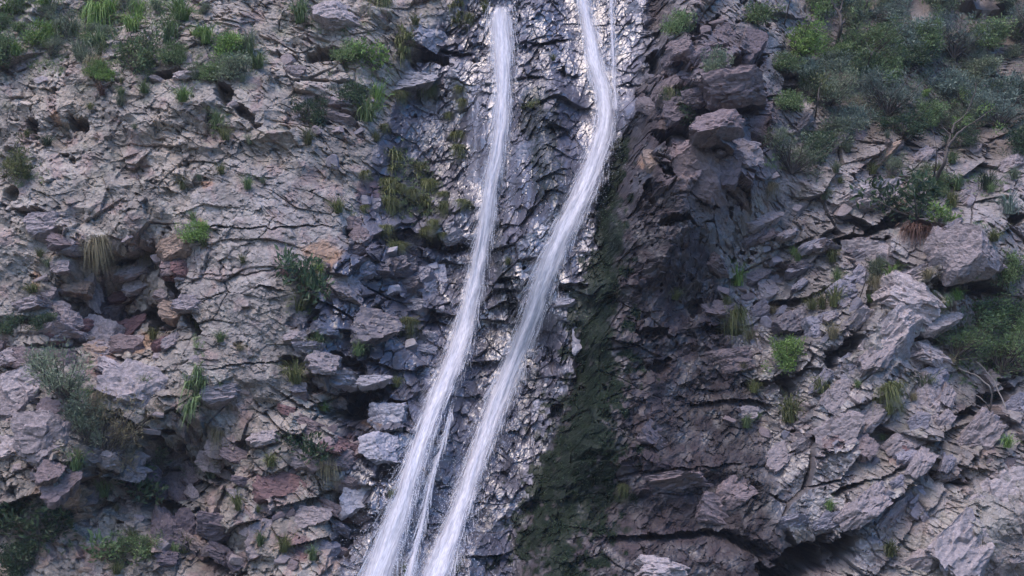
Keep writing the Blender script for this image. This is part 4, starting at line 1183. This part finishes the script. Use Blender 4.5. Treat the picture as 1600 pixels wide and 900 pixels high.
PLANTS = [  # form, colour, px, py, w, h, label
    ('tuft', 'bright', 25, 8, 60, 26, 'bright grass clump at the very top left corner'),
    ('bush', 'green', 14, 72, 42, 60, 'green bush cut by the left edge below the top corner grass'),
    ('feathery', 'grey', 88, 45, 34, 40, 'grey green bush at upper left left of the hanging bright grass'),
    ('feathery', 'grey', 78, 78, 44, 26, 'low grey green bush just above the rounded ledge at upper left'),
    ('hanging', 'bright', 150, 48, 40, 70, 'long bright green hanging grass in the upper left gully'),
    ('tuft', 'bright', 178, 10, 50, 28, 'bright grass at the top edge above the hanging strip'),
    ('bush', 'green', 205, 78, 56, 74, 'tall dense green bush right of the bright hanging grass'),
    ('bush', 'green', 268, 78, 50, 44, 'green bush on the upper left ledge right of the tall dense one'),
    ('tuft', 'bright', 280, 18, 56, 32, 'green grass clump at the top edge over the pale rock'),
    ('tuft', 'bright', 245, 6, 26, 18, 'small bright tuft at the top edge left of the grass clump'),
    ('bush', 'grey', 358, 106, 60, 44, 'grass green bush hanging over the dark hole on the ledge'),
    ('tuft', 'green', 398, 92, 50, 30, 'green grass on the ledge right of the dark hole'),
    ('tuft', 'bright', 285, 150, 34, 26, 'bright grass tuft alone on the pale rock below the ledge'),
    ('tuft', 'grey', 190, 157, 26, 18, 'pale green tuft on the ledge end at upper left'),
    ('tuft', 'green', 334, 190, 36, 34, 'green tuft growing in a crack below the bright lone tuft'),
    ('tuft', 'olive', 352, 208, 30, 22, 'yellow green tuft beside the crack tuft'),
    ('tuft', 'olive', 347, 263, 22, 18, 'small yellowish tuft on the bare rock of the left buttress'),
    ('bush', 'olive', 26, 258, 44, 46, 'olive bush at the left edge above the dark niche'),
    ('tuft', 'dark', 72, 216, 30, 18, 'small dark tuft below the left end of the ledge'),
    ('spiky', 'rust', 164, 138, 26, 28, 'withered red brown spiky plant under the ledge'),
    ('tuft', 'green', 222, 135, 32, 20, 'soft green tuft under the ledge right of the withered plant'),
    ('hanging', 'dry', 150, 112, 26, 40, 'dry yellow grass hanging from the ledge at upper left'),
    ('bush', 'green', 545, 82, 52, 40, 'round green bush below the pale overhanging slab'),
    ('leafy', 'bright', 590, 92, 46, 44, 'leafy bright green bush right of the round bush'),
    ('bush', 'dark', 548, 140, 50, 40, 'dark green bush beside the long leaved grass'),
    ('spiky', 'bright', 588, 145, 44, 50, 'long leaved bright grass left of the wet rock'),
    ('tuft', 'green', 570, 170, 60, 40, 'green grass cluster below the long leaved bright grass'),
    ('bush', 'dark', 478, 172, 44, 44, 'dim green bush left of the shadowed block'),
    ('tuft', 'olive', 482, 215, 24, 28, 'yellow green tuft below the dim green bush'),
    ('tuft', 'olive', 587, 210, 22, 20, 'mossy yellow tuft at the edge of the wet rock'),
    ('hanging', 'olive', 600, 12, 40, 34, 'olive grass hanging at the top edge left of the wet slabs'),
    ('fern', 'olive', 627, 75, 26, 60, 'column of yellow moss between the two upper wet slabs'),
    ('tuft', 'olive', 648, 32, 26, 20, 'yellow moss cushion on top of the upper wet slab'),
    ('fern', 'olive', 715, 18, 24, 50, 'mossy fringe at the top edge left of the left waterfall'),
    ('hanging', 'olive', 735, 40, 16, 28, 'drooping moss tuft beside the lip of the left waterfall'),
    ('tuft', 'olive', 752, 8, 24, 22, 'yellow moss at the lip of the left waterfall'),
    ('hanging', 'olive', 668, 148, 26, 22, 'moss hanging from the long flat wet slab'),
    ('fern', 'olive', 617, 258, 36, 46, 'largest olive fern hanging from the wet rock left of the left fall'),
    ('fern', 'olive', 656, 272, 26, 34, 'olive fern right of the largest hanging fern'),
    ('fern', 'olive', 607, 302, 30, 28, 'olive fern under the largest hanging fern'),
    ('hanging', 'olive', 640, 305, 24, 22, 'small drooping fern on the wet rock between larger ones'),
    ('hanging', 'olive', 608, 330, 28, 34, 'yellow hanging fern over the brown wet stones'),
    ('fern', 'olive', 660, 322, 32, 40, 'bushy olive fern above the dark overhang'),
    ('hanging', 'olive', 694, 332, 18, 34, 'narrow olive fern nearest the left waterfall'),
    ('hanging', 'olive', 672, 362, 16, 24, 'fern fringe hanging into the dark overhang'),
    ('tuft', 'olive', 615, 385, 26, 22, 'moss tuft on the left end of the dark overhang'),
    ('spiky', 'green', 546, 342, 34, 38, 'spiky green plant beside the brown stones'),
    ('tuft', 'olive', 528, 322, 30, 26, 'olive tuft above the spiky green plant'),
    ('leafy', 'dark', 466, 425, 64, 70, 'large dark green shrub right of the bare slab'),
    ('tuft', 'bright', 500, 425, 26, 22, 'bright green tuft at the right side of the dark shrub'),
    ('hanging', 'dry', 487, 450, 22, 40, 'straw coloured grass hanging below the bright tuft'),
    ('tuft', 'olive', 466, 475, 40, 34, 'straw grass clump under the large dark shrub'),
    ('tuft', 'olive', 490, 538, 40, 18, 'yellow green grass on top of the mossy boulder'),
    ('tuft', 'olive', 462, 590, 40, 34, 'olive grass in the hollow below the mossy boulder'),
    ('tuft', 'green', 560, 545, 26, 26, 'green tuft on the wet ledge left of the left fall'),
    ('tuft', 'olive', 622, 592, 26, 18, 'short moss on the rim above the overhang'),
    ('hanging', 'olive', 636, 515, 26, 34, 'brown moss in the crack between the bright facets'),
    ('bush', 'bright', 305, 360, 46, 36, 'bright green bush alone on the bare left slab'),
    ('hanging', 'dry', 155, 400, 32, 46, 'dry grey grass hanging over the left hollow'),
    ('hanging', 'dry', 228, 405, 30, 30, 'pale dry grass on the rubble at the edge of the hollow'),
    ('tuft', 'dry', 250, 466, 30, 24, 'straw tuft on the rubble right of the hollow'),
    ('fern', 'olive', 302, 520, 24, 50, 'strip of yellow green growth along the crack beside the slab'),
    ('fern', 'green', 304, 605, 26, 70, 'green fern strip down the crack below the yellow strip'),
    ('bush', 'dark', 66, 500, 40, 24, 'low dark bush on the slab at left'),
    ('bush', 'dark', 12, 505, 34, 34, 'dark green bush at the left edge beside the slab'),
    ('tuft', 'olive', 48, 450, 36, 16, 'thin olive grass along the ledge at left'),
    ('feathery', 'grey', 105, 602, 96, 70, 'wide grey green bush between the boulders at lower left'),
    ('feathery', 'dry', 162, 690, 70, 80, 'big yellowish bush of dry grass between the lower left boulders'),
    ('feathery', 'grey', 138, 676, 56, 50, 'grey green bush behind the big yellowish bush of dry grass'),
    ('spiky', 'green', 118, 722, 40, 36, 'spiky green plant below the rounded grey boulder'),
    ('leafy', 'dark', 205, 738, 70, 56, 'dark shiny leaved shrub below the big yellowish bush'),
    ('leafy', 'grey', 236, 722, 44, 30, 'pale leaved shrub beside the dark shiny one'),
    ('tuft', 'green', 166, 762, 34, 30, 'green tuft hanging over the orange slab'),
    ('spiky', 'dark', 303, 740, 40, 32, 'spiky plant over the dark cleft at lower left'),
    ('spiky', 'grey', 334, 738, 28, 30, 'pale spiky plant right of the one over the cleft'),
    ('hanging', 'dry', 336, 690, 18, 34, 'dry grass wisp hanging under the fern strip'),
    ('leafy', 'dark', 60, 828, 84, 52, 'dark tangled shrub at the bottom left'),
    ('bush', 'dark', 22, 800, 50, 40, 'dark bush at the left edge above the bottom corner'),
    ('bush', 'dark', 24, 872, 60, 48, 'dark grassy bush in the bottom left corner'),
    ('leafy', 'green', 172, 858, 70, 44, 'green leafy shrub at the bottom right of the tangled one'),
    ('bush', 'green', 214, 850, 50, 30, 'dull green bush beside the green leafy shrub'),
    ('tuft', 'olive', 180, 888, 24, 20, 'yellow tuft at the bottom edge under the leafy shrub'),
    ('tuft', 'olive', 370, 790, 22, 28, 'olive tuft on the broken rock at lower left'),
    ('leafy', 'dark', 478, 695, 64, 50, 'dark green shrub left of the pale boulders'),
    ('tuft', 'olive', 425, 722, 34, 18, 'olive tuft below the small pale boulder'),
    ('hanging', 'dry', 514, 740, 22, 34, 'yellowish grass hanging left of the egg shaped boulder'),
    ('tuft', 'olive', 440, 850, 24, 26, 'olive tuft above the red flake at the bottom'),
    ('tuft', 'olive', 540, 828, 24, 20, 'bright moss tuft beside the spray of the left fall'),
    ('spiky', 'olive', 606, 768, 16, 18, 'small plant at the edge of the left fall low down'),
    ('spiky', 'olive', 636, 888, 18, 18, 'small yellow plant between the left fall and the trickle at the bottom'),
    ('spiky', 'olive', 711, 884, 20, 22, 'small yellow plant right of the right fall at the bottom'),
    ('tuft', 'bright', 508, 640, 22, 14, 'small bright plant in the shade of the overhang'),
    ('leafy', 'olive', 832, 162, 18, 16, 'small yellow plant on the wet rock between the falls'),
    ('tuft', 'olive', 792, 405, 12, 14, 'tiny pale tuft right of the left fall'),
    ('spiky', 'olive', 868, 95, 16, 14, 'tiny yellow tuft high between the falls'),
    # right side
    ('bush', 'dark', 1060, 165, 40, 50, 'dark bush in the cleft left of the large pale boulder'),
    ('hanging', 'olive', 1048, 155, 26, 34, 'olive grass hanging before the dark bush in the cleft'),
    ('bush', 'grey', 1115, 95, 34, 50, 'grey green bush above the large pale boulder'),
    ('bush', 'green', 1060, 30, 44, 44, 'green bush at the top of the right wall'),
    ('feathery', 'grey', 1235, 245, 90, 56, 'wide pale green bush left of the ledges under the trees'),
    ('hanging', 'dry', 1205, 300, 24, 22, 'dry grass below the wide pale green bush'),
    ('feathery', 'grey', 1388, 265, 30, 36, 'feathery green bush on the ledges below the slope'),
    ('spiky', 'bright', 1150, 425, 40, 44, 'long bright grass tuft on the brown wall'),
    ('hanging', 'olive', 1150, 512, 34, 48, 'brown green grass hanging from the brown wall below the bright tuft'),
    ('tuft', 'olive', 1172, 604, 24, 20, 'small straw tuft on the rim of the brown wall'),
    ('spiky', 'olive', 1302, 460, 38, 42, 'yellow green grass tuft among the wet ledges'),
    ('tuft', 'olive', 1265, 480, 28, 18, 'straw tuft left of the yellow green one among wet ledges'),
    ('tuft', 'olive', 1295, 400, 30, 28, 'olive tuft above the wet ledges'),
    ('tuft', 'bright', 1240, 388, 20, 14, 'small bright tuft on the left end of the wet ledges'),
    ('bush', 'grey', 1362, 425, 26, 36, 'grey green bush beside the pale pillar'),
    ('spiky', 'bright', 1392, 425, 34, 30, 'bright grass on the pale pillar'),
    ('hanging', 'dry', 1365, 455, 18, 34, 'dry grass hanging under the bright grass of the pale pillar'),
    ('bush', 'bright', 1222, 555, 56, 50, 'bright leafy bush right of the brown wall'),
    ('tuft', 'olive', 1232, 640, 50, 44, 'tall straw grass below the bright leafy bush'),
    ('tuft', 'olive', 1284, 600, 40, 26, 'olive grass on the slope right of the tall straw grass'),
    ('leafy', 'dark', 1432, 315, 80, 66, 'big dark green bush right of the broad pale slab'),
    ('bush', 'green', 1462, 285, 50, 40, 'green bush above the big dark one at right'),
    ('leafy', 'bright', 1470, 330, 40, 34, 'lighter leafy bush at the right side of the big dark bush'),
    ('hanging', 'rust', 1430, 372, 46, 40, 'withered brown grass below the big dark bush'),
    ('spiky', 'blue', 1578, 318, 50, 36, 'blue green long leaved tuft at the right edge'),
    ('spiky', 'dark', 1535, 280, 56, 36, 'dark long leaved tuft above the cracked block'),
    ('tuft', 'olive', 1552, 370, 36, 20, 'olive tuft on top of the cracked block'),
    ('bush', 'green', 1575, 415, 46, 54, 'green bush right of the cracked block'),
    ('tuft', 'bright', 1492, 458, 26, 18, 'bright tuft under the dark hollow of the cracked block'),
    ('bush', 'green', 1530, 490, 80, 44, 'green bush on the slope under the cracked block'),
    ('bush', 'green', 1580, 490, 50, 50, 'green bush at the right edge below the cracked block'),
    ('tuft', 'green', 1456, 482, 26, 36, 'green grass on the pale slab edge'),
    ('feathery', 'green', 1490, 545, 80, 44, 'wide green bush over the dark hollow at right'),
    ('feathery', 'green', 1560, 555, 76, 60, 'tangled green bush at right below the slope'),
    ('bush', 'dark', 1545, 605, 60, 40, 'dark bush in the hollow at right'),
    ('tuft', 'grey', 1440, 596, 40, 26, 'grey green grass under the wide green bush'),
    ('hanging', 'olive', 1392, 625, 34, 34, 'olive grass hanging at the foot of the pale slab'),
    ('tuft', 'bright', 1294, 796, 22, 16, 'small bright tuft on the wet rock at lower right'),
    ('tuft', 'bright', 1576, 692, 28, 18, 'small bright tuft in the long crack at right'),
    ('spiky', 'olive', 1527, 868, 44, 40, 'green grass tuft on the pale slab at bottom right'),
    ('tuft', 'olive', 1385, 862, 30, 24, 'olive tuft in the cleft at bottom right'),
    ('tuft', 'olive', 1450, 722, 20, 20, 'small tuft in the crack above the lower slabs'),
    ('hanging', 'olive', 972, 768, 16, 22, 'yellow moss at the left end of the dark wall crack'),
    ('tuft', 'olive', 1052, 460, 26, 20, 'olive moss on the dark wall'),
    # planted slope at upper right
    ('bush', 'bright', 1250, 62, 84, 56, 'bright green bush left of the forked sapling'),
    ('bush', 'green', 1225, 90, 60, 36, 'dim green bush below the bright one left of the forked sapling'),
    ('feathery', 'green', 1345, 75, 90, 56, 'wide green bush right of the forked sapling'),
    ('feathery', 'grey', 1290, 140, 80, 56, 'grey green bush on the rib below the forked sapling'),
    ('bush', 'dark', 1262, 132, 26, 50, 'dark bush clinging to the rock rib'),
    ('bush', 'blue', 1335, 180, 60, 50, 'bluish bush on the lower slope in the middle'),
    ('feathery', 'blue', 1388, 150, 80, 66, 'pale bluish bush in the middle of the slope'),
    ('bush', 'dark', 1410, 195, 70, 40, 'dark green bush above the pale ledges'),
    ('bush', 'blue', 1430, 50, 90, 66, 'bluish bush near the top of the slope'),
    ('bush', 'dark', 1420, 85, 70, 44, 'dark gap of foliage in the middle of the slope'),
    ('feathery', 'blue', 1490, 60, 90, 70, 'wide bluish bush at the top right of the slope'),
    ('bush', 'green', 1548, 52, 80, 60, 'green bush near the top right corner'),
    ('feathery', 'blue', 1585, 40, 50, 60, 'bluish bush in the top right corner'),
    ('bush', 'blue', 1478, 120, 80, 50, 'bluish bush above the bright sapling'),
    ('bush', 'bright', 1530, 62, 30, 20, 'small bright spray of leaves near the top right'),
    ('bush', 'blue', 1570, 130, 70, 56, 'bluish bush above the brown stone at the right edge'),
    ('feathery', 'blue', 1560, 175, 80, 50, 'bluish feathery bush under the brown stone at right'),
    ('bush', 'green', 1450, 175, 60, 44, 'green bush left of the bright sapling'),
    ('bush', 'dark', 1500, 215, 50, 30, 'dark low bush under the bright sapling'),
    ('bush', 'blue', 1385, 15, 70, 36, 'bluish bush at the top edge right of the forked sapling'),
    ('feathery', 'green', 1380, 110, 60, 40, 'soft green bush below the wide green one'),
    ('bush', 'bright', 1447, 147, 20, 12, 'tiny bright spray in the middle of the slope'),
    ('bush', 'green', 1180, 20, 70, 40, 'green bush at the top edge above the brown blocks'),
    ('bush', 'dark', 1600, 215, 60, 50, 'dark bush at the right edge below the slope'),
]
for p_ in PLANTS:
    plant(*p_[:6], p_[6])

# smaller plants scattered over each zone, each named after what it grows next to
LAND = [(p_[2], p_[3], p_[6]) for p_ in PLANTS] + [(b_[0], b_[1], b_[7]) for b_ in BOULDERS]
LAND = [l_ for l_ in LAND if len(l_[2].split()) <= 11]
_used = set()
_pr2 = random.Random(21)


def near_label(head, px, py):
    for lx, ly, lab in sorted(LAND, key=lambda l_: (l_[0] - px) ** 2 + (l_[1] - py) ** 2):
        dx, dy = px - lx, py - ly
        where = ('left of' if dx < 0 else 'right of') if abs(dx) > abs(dy) else ('above' if dy < 0 else 'below')
        lb = '%s %s %s' % (head, where, ('a ' if lab[0] not in 'aeiou' else 'an ') + lab if False else 'the ' + lab)
        if len(lb.split()) <= 16 and (lx, ly, where) not in _used:
            _used.add((lx, ly, where))
            return lb
    return head


WORD = {'olive': 'olive', 'green': 'green', 'grey': 'grey green', 'bright': 'bright', 'dry': 'straw', 'blue': 'bluish', 'dark': 'dark'}
SCATTER = [  # form, colours, centre, reach, count, size, word, group
    ('tuft', ('olive', 'green', 'grey'), 220, 250, 200, 190, 22, (14, 26), 'tuft', 'tufts in the cracks of the dry upper left rock'),
    ('tuft', ('green', 'bright', 'grey'), 250, 45, 230, 45, 22, (26, 54), 'tuft', 'tufts along the top left'),
    ('bush', ('green', 'bright', 'grey'), 180, 60, 190, 60, 16, (22, 50), 'bush', 'small bushes along the top left'),
    ('tuft', ('olive', 'dry', 'green'), 260, 700, 240, 180, 24, (14, 30), 'tuft', 'tufts on the broken lower left rock'),
    ('hanging', ('olive',), 640, 260, 80, 130, 20, (14, 28), 'moss fringe', 'moss fringes left of the left fall'),
    ('tuft', ('olive', 'green', 'dry'), 1330, 560, 200, 200, 24, (14, 26), 'tuft', 'tufts in the cracks of the right ledges'),
    ('bush', ('blue', 'grey', 'grey', 'green', 'dark'), 1430, 100, 210, 130, 46, (34, 72), 'bush', 'small bushes on the upper right slope'),
    ('tuft', ('olive', 'green', 'grey'), 1440, 250, 160, 70, 20, (16, 32), 'tuft', 'tufts under the planted slope'),
]
sr = random.Random(9)
for form, cols, cx, cy, rx, ry, n, (w0, w1), word, grp in SCATTER:
    for _ in range(n):
        px = cx + sr.uniform(-rx, rx); py = cy + sr.uniform(-ry, ry)
        w = sr.uniform(w0, w1); col = sr.choice(cols)
        plant(form, col, px, py, w, w * sr.uniform(.6, 1.0), near_label('small %s %s' % (WORD[col], word), px, py), grp)

# saplings
def sapling(px, py, limbs, crown, colour, label, leafn=40, r=.05, bark=M_BARK, leaf=.09):
    """limbs: polylines in photograph pixels relative to the root; crown: clump offsets (px) and radii"""
    P = at(px, py, .05)
    wide = 1.5
    root = put('sapling', None, None, P, None, None, label, 'sapling')
    k = PX2M
    parts = []
    for j, (pts, r0, r1) in enumerate(limbs):
        q = np.array([(x * k, -.75 - .12 * math.sin(i * 1.7 + j) - .15 * i * .3, -y * k) for i, (x, y) in enumerate(pts)])
        if tuple(pts[0]) == (0, 0):
            q[0] = (0, .1, 0)
        n = len(q) * 4
        tt = np.linspace(0, len(q) - 1, n)
        qq = np.stack([np.interp(tt, np.arange(len(q)), q[:, i]) for i in range(3)], -1)
        qq[1:-1] = (qq[:-2] + qq[1:-1] * 2 + qq[2:]) / 4
        qq += np.random.RandomState(j + int(px)).randn(*qq.shape) * .012
        parts.append(tube(qq, np.linspace(r0, r1, n) * wide, 6))
    v, f = join(parts)
    put('trunk', np_mesh('trunk', v, f, bark, True), root)
    if crown:
        cs = []; rsx = np.random.RandomState(int(px))
        for x, y, rr in crown:
            for _ in range(max(2, int(rr / 6))):
                cs.append((x * k + rsx.randn() * rr * k * .5, -.85 + rsx.randn() * .2, -y * k + rsx.randn() * rr * k * .35))
        V, F, t = leaves(cs, leafn, .2, leaf, int(px) + 1)
        put('crown', mk('crown', V, F, t, LEAF[colour]), root)
    return root


sapling(1304, 75, [([(0, 0), (-1, -25), (0, -50), (-8, -66), (-20, -82)], .05, .02), ([(0, -28), (-6, -36), (-12, -42)], .03, .012), ([(0, -30), (7, -38), (9, -42)], .04, .02), ([(-2, -52), (6, -70), (10, -90)], .03, .012), ([(-8, -66), (-14, -80), (-10, -95)], .02, .01)],
        [(-45, -10, 20), (40, -15, 26), (20, -60, 14), (-35, -60, 12)], 'green', 'dark forked sapling with bare upper limbs at upper right')
sapling(1462, 290, [([(0, 0), (4, -26), (12, -52), (20, -74)], .045, .02), ([(12, -52), (28, -74), (46, -88), (70, -102), (92, -118)], .028, .008), ([(20, -74), (28, -94), (48, -108), (60, -140), (64, -160)], .025, .008), ([(20, -74), (10, -88), (2, -98)], .02, .006), ([(0, 0), (-6, -30), (-8, -50), (-12, -80)], .018, .006)],
        [(58, -102, 18), (84, -116, 16), (34, -96, 14), (100, -98, 16)], 'bright', 'slender leaning sapling with bright green sprays at right', 36)
sapling(1338, 28, [([(0, 0), (2, -14), (6, -34), (14, -50)], .028, .012), ([(2, -14), (-4, -34), (-10, -50)], .016, .006)], [(4, -34, 10)], 'blue', 'thin dark stemmed sapling right of the forked one at the top', 26)
sapling(1582, 62, [([(0, 0), (4, -18), (14, -40), (18, -64)], .035, .012), ([(4, -18), (-8, -40), (-10, -60)], .02, .008)], [(-4, -40, 18), (14, -56, 14)], 'blue', 'dark stemmed sapling near the top right corner', 30)
sapling(1228, 40, [([(0, 0), (0, -20), (-2, -50)], .02, .008)], [(0, -30, 10)], 'green', 'straight thin sapling left of the bright bush at the top', 20)
sapling(1275, 190, [([(0, 0), (-4, -20), (-2, -38), (6, -52)], .022, .008)], [(0, -50, 22), (14, -40, 16)], 'olive', 'small yellowish sapling on the rock rib', 40)
sapling(1352, 110, [([(0, 0), (-2, -16), (-6, -34)], .018, .006), ([(-2, -16), (8, -30)], .012, .005)], [(-4, -26, 14)], 'grey', 'thin pale sapling in the middle of the slope', 24)
sapling(1548, 640, [([(0, 0), (-14, -24), (-30, -46), (-60, -58)], .02, .006), ([(0, 0), (-26, -10), (-50, -30)], .016, .005), ([(4, 0), (-6, -40), (-30, -70)], .016, .005)], None, 'dark', 'bare pale twigs arching over the dark hollow at right', bark=M_PALEBARK)
sapling(1340, 470, [([(0, 0), (-1, -30), (1, -64)], .012, .005)], None, 'dark', 'single bare dead stem standing before the wet ledge')
sapling(120, 622, [([(0, 0), (-4, -16), (-2, -34)], .014, .005), ([(0, 0), (8, -18), (6, -30)], .012, .005), ([(0, -4), (-14, -20)], .01, .004)], None, 'dark', 'grey bare twigs beside the wide grey green bush', bark=M_PALEBARK)

# moss and small creeping leaves on the dark wet strip: uncountable
mi = np.nonzero((moss.ravel() > .55) & (PX.ravel() > 800) & (PX.ravel() < 1040) & (PY.ravel() > 180) & (PY.ravel() < 940))[0]
mr_ = np.random.RandomState(4)
mi = mr_.choice(mi, 3000)
mp_ = VF[mi] + NDIR * .02 + mr_.randn(len(mi), 3) * .02
V, F, t = leaves(mp_, 2, .05, .045, 8, .6, -.3)
put('moss', mk('moss', V, F, t, LEAF['dark']), kind='stuff', label='dark green moss and creeping leaves right of the right waterfall')
# low growth on the planted slope and the upper left ledges
SLOPE = (sstep(.25, .8, np.clip((PX - 1180) / 160, 0, 1) * np.clip((250 - PY) / 120, 0, 1)) > .3) & (PY > -40) & (PX < 1660)
gi_ = np.nonzero((SLOPE & (n1 > -.15)).ravel())[0]
gi_ = mr_.choice(gi_, 6500)
V, F, t = leaves(VF[gi_] + NDIR * .05, 5, .13, .075, 12, .3, .6)
put('undergrowth', mk('undergrowth', V, F, t, LEAF['grey']), kind='stuff', label='low bluish undergrowth on the upper right slope')

# short grass that covers the ledges in patches
gm = np.zeros_like(S)
for cx, cy, rx, ry in ((60, 20, 80, 30), (150, 50, 40, 50), (250, 20, 110, 26), (210, 90, 60, 40), (330, 100, 80, 22), (30, 270, 40, 34), (60, 90, 60, 26), (560, 110, 60, 60), (520, 30, 60, 24), (640, 290, 60, 80), (120, 610, 60, 30), (60, 840, 80, 40), (200, 850, 60, 24), (1530, 500, 90, 40), (1540, 570, 80, 40), (1440, 310, 60, 40), (1240, 250, 60, 24), (1540, 290, 70, 26), (1480, 360, 60, 20), (340, 195, 24, 20), (290, 152, 20, 12), (470, 480, 30, 30), (310, 560, 14, 60)):
    gm = np.maximum(gm, gauss(PX, PY, cx, cy, rx, ry))
gm = np.nonzero(((gm + .45 * n1 + .3 * n2) > .58).ravel() & (PY.ravel() > -30) & (PY.ravel() < 930) & (PX.ravel() > -30) & (PX.ravel() < 1630))[0]
gm = mr_.choice(gm, 2600)
bv, bf, bt = blades(9, .26, .8, .9, .007, 77)
ang = mr_.rand(len(gm)) * 6.28; sc_ = mr_.uniform(.5, 1.25, len(gm))
ca_, sa_ = np.cos(ang), np.sin(ang)
gx_ = bv[None, :, 0] * ca_[:, None] - bv[None, :, 1] * sa_[:, None]
gy_ = bv[None, :, 0] * sa_[:, None] + bv[None, :, 1] * ca_[:, None]
gvv = np.stack([gx_, gy_ * .6 - .04, np.broadcast_to(bv[None, :, 2], gx_.shape)], -1) * sc_[:, None, None] + VF[gm][:, None, :]
gff = bf[None] + (np.arange(len(gm)) * len(bv))[:, None, None]
gtt = np.clip(bt[None] + mr_.uniform(-.3, .3, (len(gm), 1)), 0, 1)
put('grass', mk('grass', gvv.reshape(-1, 3), gff.reshape(-1, 4), gtt.ravel(), LEAF['green']), kind='stuff', label='short green grass in patches on the ledges of the cliff')
